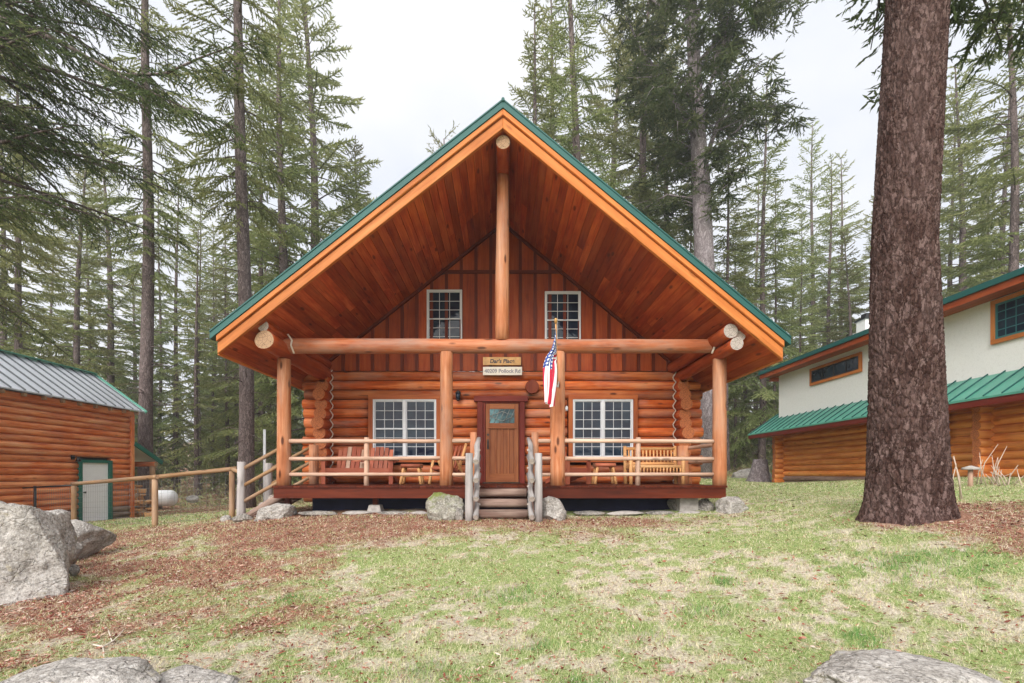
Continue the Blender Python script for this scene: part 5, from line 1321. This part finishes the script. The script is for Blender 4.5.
def litter():
    rg=np.random.default_rng(43); n=340000
    d=2.4*np.exp(rg.random(n)**.85*math.log(24/2.4)); x=rg.uniform(-1.15,1.12,n)*d; li=litter_mask(x,d)
    keep=rg.random(n)<(.14+.70*li)*(.35+vnoise(x,d,4,81)); keep&=~((np.abs(x)<4.5)&(d>9.7)); keep&=np.hypot(x-5.45,d-6.5)>.62
    x=x[keep];d=d[keep]; n=len(x); z=gsurf(x,d)+rg.uniform(.003,.03,n)
    az=rg.random(n)*6.28; dv=unit(np.stack([np.cos(az),np.sin(az),rg.normal(0,.22,n)],1)); w=unit(np.cross(dv,rg.normal(0,.35,(n,3))+np.array([0,0,1])))
    l=rg.uniform(.007,.030,n)[:,None]*(1+.05*d[:,None]); ww=np.where(rg.random(n)<.20,.007,.0026)[:,None]*rg.uniform(.6,1.3,n)[:,None]*(1+.10*d[:,None]); c=np.stack([x,d,z],1)
    o=quads('needle_litter',np.stack([c-dv*l,c+w*ww,c+dv*l,c-w*ww],1),np.clip(rg.random(n)**1.3,0,1),M['litter'],None); tag(o,'reddish fallen needles, twigs and leaf litter over the lawn','litter',kind='stuff')
litter()
# dead stalks right of the big trunk
def stalks(px,d,n,h,label,seed):
    rg=np.random.default_rng(seed); q=MB(); x0=(px-CX)*d/F_; zb=gz(x0,d)
    for i in range(n):
        a=rg.random()*6.28; hh=h*rg.uniform(.5,1); b=np.array([rg.normal(0,.10),rg.normal(0,.10),-.03]); m=b+np.array([math.cos(a)*.08,math.sin(a)*.08,hh*.55]); e=m+np.array([math.cos(a)*.12+rg.normal(0,.05),math.sin(a)*.12,hh*.45]); q.tube([b,m,e],[.010,.008,.004],4)
        if i%2: q.tube([m,m+np.array([rg.normal(0,.12),.02,.15*h])],[.006,.003],4)
    o=q.build('dead_stalks',M['stalk'],None); o.location=(x0,d,zb); tag(o,label,'plant')
stalks(953,7.6,9,.75,'pale dead stalks standing against the right side of the big trunk',1)
stalks(988,9.8,6,.95,'tall pale dead stalks by the log corner of the neighbouring house',2)
stalks(1003,9.4,12,.45,'short leaning dead stalks near the right edge of the lawn',3)
q=MB(); a=P(92,655,3.9); 
def gp3(px,py,d): x=(px-CX)*d/F_; return Vector((x,d,float(gsurf(np.array([x]),np.array([d]))[0])+.02))
q.tube([gp3(92,0,3.95),gp3(103,0,3.9),gp3(112,0,4.0),gp3(110,0,4.15),gp3(108,0,4.3)],[.006,.007,.006,.004,.003],6); q.tube([gp3(103,0,3.9),gp3(104,0,3.7)],[.005,.003],5); q.tube([gp3(112,0,4.0),gp3(120,0,4.15),gp3(124,0,4.3)],[.005,.004,.003],5)
o=q.build('fallen_twig',M['chink'],None); tag(o,'bleached forked twig lying in the litter at the lower left','twig')

# ------------------------------------------------------------------ light, sky, camera
hb=MB(); hb.box(-425,425,-425,425,float(Zg.min())-1.2,45)
hm=bpy.data.materials.new('pale air'); hm.use_nodes=True; hn=hm.node_tree; hn.nodes.clear(); ho=hn.nodes.new('ShaderNodeOutputMaterial'); hv=hn.nodes.new('ShaderNodeVolumePrincipled')
hv.inputs['Color'].default_value=(.93,.95,1,1); hv.inputs['Density'].default_value=.0013; hv.inputs['Anisotropy'].default_value=.2; L(hn,hv.outputs[0],ho.inputs['Volume'])
hz_o=hb.build('haze',hm,None); tag(hz_o,kind='stuff',label='thin pale haze in the air between the trees')
w=bpy.data.worlds.new('World'); sc.world=w; w.use_nodes=True; nt=w.node_tree; nt.nodes.clear()
SUN_EL=math.radians(33); SUN_AZ=math.radians(200)   # azimuth clockwise from +Y: behind the camera, a little to the left
sky=nt.nodes.new('ShaderNodeTexSky'); sky.sky_type='NISHITA'; sky.sun_disc=False; sky.sun_elevation=SUN_EL; sky.sun_rotation=SUN_AZ; sky.air_density=1.2; sky.dust_density=3
bg=nt.nodes.new('ShaderNodeBackground'); wo=nt.nodes.new('ShaderNodeOutputWorld'); tc=nt.nodes.new('ShaderNodeTexCoord')
cn=noise(nt,mapping(nt,tc.outputs['Generated'],(1.6,1.6,3.2)),1.3,4,.5)
cloud=ramp(nt,cn,[(.30,(8.3,8.7,9.5)),(.50,(9.7,9.8,10.1)),(.70,(11.0,10.8,10.6))])
# overcast: clouds cover nearly all of the clear sky behind
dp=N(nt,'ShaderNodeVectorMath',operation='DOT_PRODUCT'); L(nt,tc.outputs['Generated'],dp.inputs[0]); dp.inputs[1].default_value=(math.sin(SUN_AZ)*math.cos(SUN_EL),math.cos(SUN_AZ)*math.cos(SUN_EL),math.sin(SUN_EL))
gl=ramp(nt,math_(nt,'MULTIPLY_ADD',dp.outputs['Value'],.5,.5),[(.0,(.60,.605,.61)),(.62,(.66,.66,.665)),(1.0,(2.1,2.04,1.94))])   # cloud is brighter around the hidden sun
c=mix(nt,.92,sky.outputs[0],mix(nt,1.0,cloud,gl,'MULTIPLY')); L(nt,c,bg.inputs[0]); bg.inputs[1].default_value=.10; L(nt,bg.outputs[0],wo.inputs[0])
sl=bpy.data.lights.new('sun','SUN'); sl.energy=1.5; sl.angle=math.radians(25); sl.color=(1,.95,.88); so_=bpy.data.objects.new('sun',sl); COL.objects.link(so_)
dirv=Vector((math.sin(SUN_AZ)*math.cos(SUN_EL),math.cos(SUN_AZ)*math.cos(SUN_EL),math.sin(SUN_EL))); so_.rotation_euler=dirv.to_track_quat('Z','Y').to_euler(); so_.location=(0,-10,20)
cam=bpy.data.cameras.new('camera'); co=bpy.data.objects.new('camera',cam); COL.objects.link(co); sc.camera=co
cam.sensor_width=36; cam.lens=F_/1024*36; cam.shift_x=(512-CX)/1024; cam.shift_y=(HY-341.5)/1024; cam.clip_start=.05; cam.clip_end=2000
co.location=(0,0,0); co.rotation_euler=(PI/2,0,0)
sc.view_settings.view_transform='Standard'; sc.view_settings.look='None'; sc.view_settings.exposure=.78; sc.view_settings.gamma=1
sc.render.engine='CYCLES'; sc.cycles.use_denoising=True; sc.cycles.max_bounces=8; sc.cycles.diffuse_bounces=4; sc.cycles.transparent_max_bounces=6
